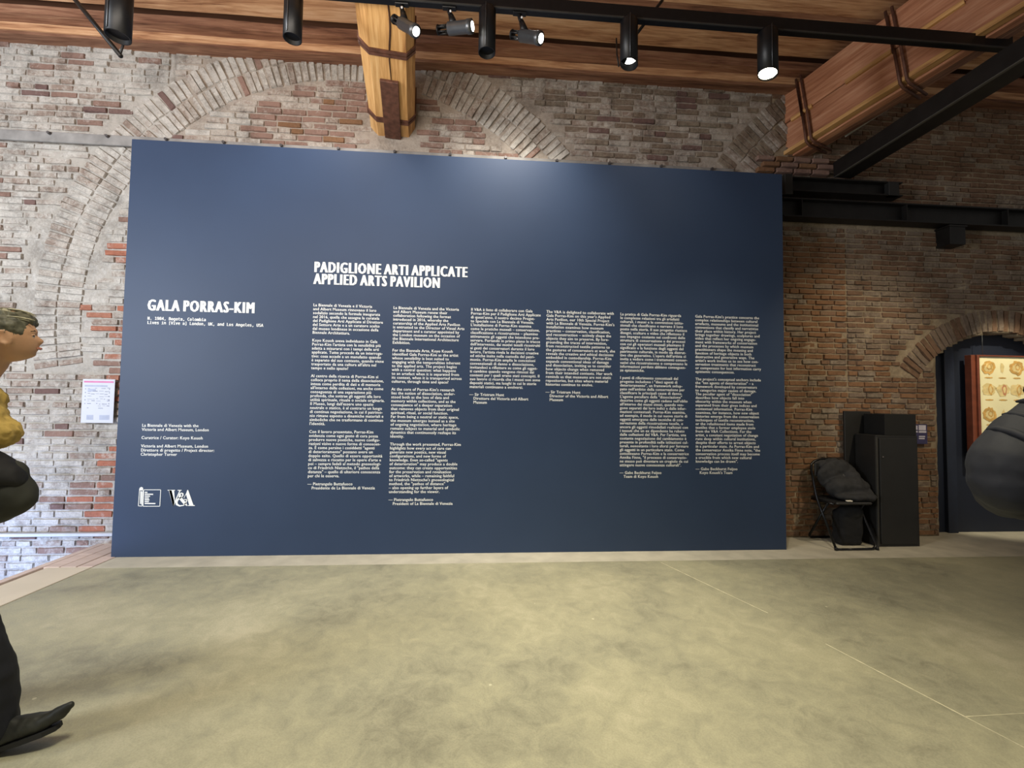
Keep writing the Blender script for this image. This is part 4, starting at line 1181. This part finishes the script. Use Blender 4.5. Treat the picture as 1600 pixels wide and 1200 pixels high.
# --- visitor in navy jacket at the right edge, close to the camera
mc = Vector((2.0, 1.28, 0))
mn = thing('person', mc, 'person in a dark navy padded jacket at the right edge, elbow bent outward', 'person')
SK2 = skin_mat('fair_skin', (.58, .36, .26))
hc2 = Vector((.02, .03, 1.70)); hd2, H2 = head_mesh(hc2, .225, yaw=radians(75))
el = Vector((-.335, .0, 1.19)); wr = Vector((-.14, .12, 1.10))
body2 = [hd2, ('t', [hc2 + Vector((0, -.02, -.06)), (0, 0, 1.52), (0, 0, 1.45)], (.055, .058, .07)), ('e', (0, 0, 1.33), (.165, .095, .12)), ('e', (0, 0, 1.12), (.14, .09, .18)), ('e', (0, 0, .95), (.14, .09, .12)),
         ('t', [(-.15, 0, 1.38), el, wr], (.055, .045, .03)), ('t', [(.17, 0, 1.41), (.25, -.02, 1.12), (.12, .2, 1.05)], (.055, .045, .03)), ('t', [(-.09, 0, .92), (-.10, .01, .5), (-.10, 0, .1)], (.095, .065, .045)), ('t', [(.09, 0, .92), (.10, .01, .5), (.10, 0, .1)], (.095, .065, .045))]
body2 += [('e', H2((-.03, s * .335, -.06)), (.012, .014, .028)) for s in (-1, 1)] + hand(wr, (.9, 0, -.5), (.2, -.6, 0), 1) + hand((.12, .2, 1.05), (-.8, .6, .05), (-.4, -.6, 0), -1)
fuse('body', body2, SK2, mn, .0075, 2, .4)
for s in (-1, 1):
    c = H2((.285, s * .135, -.03)); bm = bmesh.new(); bmesh.ops.create_icosphere(bm, subdivisions=2, radius=.0125, matrix=Matrix.Translation(c)); mesh_obj('eye', bm, EYEW, mn, True)
NJ = plain('navy_jacket_cloth', (.0075, .0085, .0145), .75, 0, .15, 20, .3)
jk2 = fuse('jacket', [('e', (.01, 0, 1.40), (.215, .135, .10)), ('e', (.02, 0, 1.20), (.225, .155, .20)), ('e', (.0, 0, 1.31), (.21, .135, .13)), ('e', (.01, 0, 1.06), (.21, .15, .18)), ('e', (.02, 0, .96), (.215, .155, .19)), ('t', [(-.15, 0, 1.40), (-.26, 0, 1.315), (-.335, 0, 1.22), (-.34, 0, 1.175), (-.26, .07, 1.13), (-.14, .12, 1.10)], (.085, .098, .108, .102, .09, .075)),
                      ('t', [(.16, 0, 1.41), (.24, -.02, 1.13), (.13, .18, 1.06)], (.085, .085, .055)), ('e', (0, -.05, 1.49), (.13, .10, .055))], NJ, mn, .010, 4)
crinkle(jk2, .006, 8, 3)
for i, t_ in enumerate((.25, .5, .78)):   # folds across the upper sleeve
    c_ = Vector((-.15, 0, 1.40)).lerp(Vector((-.335, 0, 1.22)), t_); r_ = .098 + .014 * t_; ax = Vector((-.185, 0, -.18)).normalized(); nn = Vector((-.70, 0, .72))
    ntube('sleeve_fold', [c_ + (nn * cos(a_) + Vector((0, -1, 0)) * sin(a_)) * r_ + ax * .02 * a_ for a_ in (-.5, -.1, .3, .7, 1.1, 1.5, 1.9)], [.004, .010, .012, .012, .011, .008, .003], NJ, mn, 8)
fuse('hair', [('e', H2((-.06, 0, .15)), (.09, .09, .078)), ('e', H2((-.18, 0, .0)), (.08, .08, .10))], plain('dark_hair', (.03, .02, .014), .6, 0, .4, 50), mn, .008, 2)
tr2 = fuse('trousers', [('e', (0, 0, .90), (.185, .13, .12)), ('t', [(-.09, 0, .86), (-.10, .01, .5), (-.10, 0, .09)], (.11, .085, .075)), ('t', [(.09, 0, .86), (.10, .01, .5), (.10, 0, .09)], (.11, .085, .075))], plain('dark_jeans', (.02, .024, .035), .85), mn, .012, 4)
for s in (-1, 1):
    o = fuse('shoe', [('t', [(s * .10, -.03, .05), (s * .10, .08, .045), (s * .10, .17, .035)], (.045, .042, .034)), ('b', (s * .10 - .04, -.07, .0), (s * .10 + .04, .20, .02), .008)], SOLE, mn, .008, 2)
